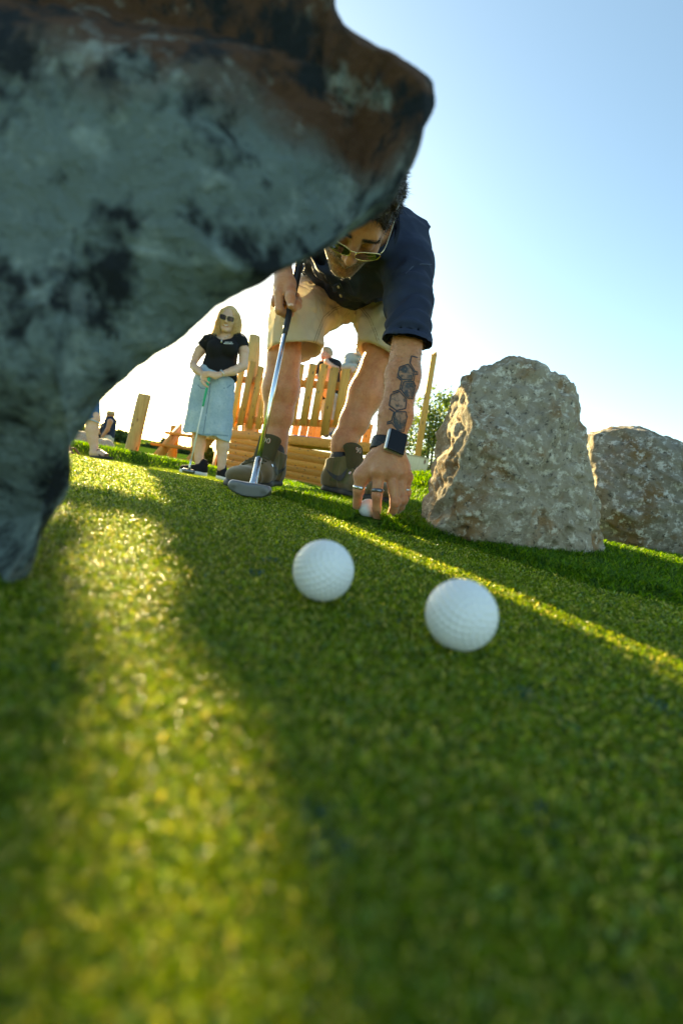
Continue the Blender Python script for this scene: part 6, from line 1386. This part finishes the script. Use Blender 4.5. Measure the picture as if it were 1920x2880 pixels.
v = Vol(qb - (0.5, 0.6, -0.4), Q(900, 330) + (0.3, 0.5, 0.15), 0.012); v.econe(Q(690, 440), Q(690, 1030), (0.19, 0.125), (0.185, 0.13), XR, 0.05); v.cone(Q(560, 440), Q(820, 430), 0.085, 0.085, 0.04); v.cone(Q(830, 440), Q(832, 500, 0.3), 0.085, 0.075, 0.02); v.cone(Q(550, 450), Q(495, 610), 0.08, 0.072, 0.02); V, F = v.mesh(); m1.add('polo_shirt', smooth_mesh(V, F, 1), F, black_cloth)
v = Vol(qb - (0.5, 0.6, 0.05), Q(900, 950) + (0.3, 0.5, 0.15), 0.014); v.cone(Q(640, 1060), Q(740, 1060), 0.13, 0.13, 0.04)
for dx in (-55, 55): v.chain([Q(690 + dx, 1080), Q(690 + dx, 1400), Q(690 + dx, 1660)], [0.115, 0.085, 0.075], 0.03)
V, F = v.mesh(); m1.add('jeans', smooth_mesh(V, F, 1), F, denim_l)
for dx in (-55, 55): c_ = Q(690 + dx, 1715, 0.36); v = Vol(c_ - 0.25, c_ + 0.25, 0.01); v.econe(c_ + (0, 0.05, 0), c_ + (-0.02, -0.14, -0.01), (0.048, 0.05), (0.05, 0.035), XR, 0.02); V, F = v.mesh(); m1.add('shoe', V, F, denim_d)
v = Vol((-0.13, -0.15, -0.07), (0.13, 0.14, 0.17), 0.006); v.ell((0, -0.015, 0.045), (0.087, 0.108, 0.095), 0.01); v.ell((0, 0.05, 0.11), (0.06, 0.04, 0.025), 0.02); v.disp(lambda P: 0.008 * fbm(P, 40, 2, 3)); v.ell((0, 0.11, -0.005), (0.075, 0.075, 0.078), 0.01, cut=True); v.half((0, 0, -0.045), (0, 0.3, -1)); HC = v.mesh(); m1.add('hair', place(HC[0], MQ, QO), HC[1], grey_hair)
glasses(m1, MQ, QO, wl=0.026, hl=0.017, y0=0.108, z0=0.0, tilt=0.0, wire=0.0018, wm=steel, lm=mat('clear_lens', (0.55, 0.30, 0.25), 0.1, spec=0.8), name='spectacles')
wc, wd = Q(692, 437, 0.13), norm(Q(760, 470, 0.2) - Q(680, 430, 0.13)); m1.add('wristwatch', *torus(wc, wd, 0.042, 0.010, 20, 8), black_rub)
q2 = Q(1150, 1700, 0.45); q2[2] = zf; m2 = Thing('person', q2, 'man in pale grey long-sleeved shirt with folded arms on the railing, head hidden', 'person'); body = []
v = Vol(q2 - (0.6, 0.6, 0.05), Q(1400, 200) + (0.3, 0.5, 0.15), 0.012); v.cone(Q(1200, 250, 0.45), Q(1230, 200, 0.42), 0.058, 0.055, 0.02); v.cone(Q(1160, 400, 0.5), Q(1150, 1000, 0.5), 0.13, 0.15, 0.05)
v.cone(Q(1180, 480, 0.1), Q(1120, 500, 0.06), 0.036, 0.036, 0.01)
for q in range(4): v.chain([Q(1120 + q * 20, 515, 0.05), Q(1105 + q * 24, 555, 0.03), Q(1105 + q * 24, 585, 0.035)], [0.014, 0.013, 0.010], 0.004)
for dx in (-55, 55): v.chain([Q(1150 + dx, 1050, 0.5), Q(1150 + dx, 1680, 0.5)], [0.095, 0.045], 0.03)
add_vol(body, v); MQ2 = face_frame((-0.2, -0.95, -0.2)); QO2 = Q(1260, 120, 0.38); people_head(m2, MQ2, QO2, 1.0, body, h=0.008); finish(m2, body, skin_fair)
lin = mat('pale_grey_linen', (0.40, 0.41, 0.38), 0.85, noise=(10, (0.33, 0.34, 0.31), 4, 0.4, 0.7))
v = Vol(q2 - (0.6, 0.6, -0.4), Q(1400, 200) + (0.3, 0.5, 0.1), 0.012); v.econe(Q(1170, 350, 0.5), Q(1150, 1030, 0.5), (0.18, 0.125), (0.18, 0.13), XR, 0.05); v.cone(Q(1060, 330, 0.45), Q(1290, 320, 0.45), 0.09, 0.09, 0.05); v.chain([Q(1050, 340, 0.42), Q(985, 480, 0.2), Q(1190, 470, 0.1)], [0.075, 0.065, 0.048], 0.03); v.chain([Q(1300, 340, 0.42), Q(1350, 480, 0.2), Q(1200, 500, 0.16)], [0.075, 0.065, 0.05], 0.03)
v.disp(lambda P: 0.006 * fbm(P, 14, 3, 3)); V, F = v.mesh(); m2.add('shirt', smooth_mesh(V, F, 1), F, lin)
v = Vol(q2 - (0.6, 0.6, 0.05), Q(1400, 950) + (0.3, 0.5, 0.15), 0.014); v.cone(Q(1100, 1060, 0.5), Q(1200, 1060, 0.5), 0.13, 0.13, 0.04)
for dx in (-55, 55): v.chain([Q(1150 + dx, 1080, 0.5), Q(1150 + dx, 1660, 0.5)], [0.115, 0.075], 0.03)
V, F = v.mesh(); m2.add('trousers', V, F, denim_d)
m2.add('wristwatch', *torus(Q(1220, 470, 0.105), norm(Q(1300, 460, 0.2) - Q(1180, 475, 0.1)), 0.045, 0.012, 20, 8), black_rub)
v = Vol((-0.13, -0.15, -0.07), (0.13, 0.14, 0.17), 0.01); v.ell((0, -0.015, 0.045), (0.087, 0.108, 0.095), 0.01); v.ell((0, 0.11, -0.005), (0.075, 0.075, 0.078), 0.01, cut=True); v.half((0, 0, -0.045), (0, 0.3, -1)); HC = v.mesh(); m2.add('hair', place(HC[0], MQ2, QO2), HC[1], hair_dark)
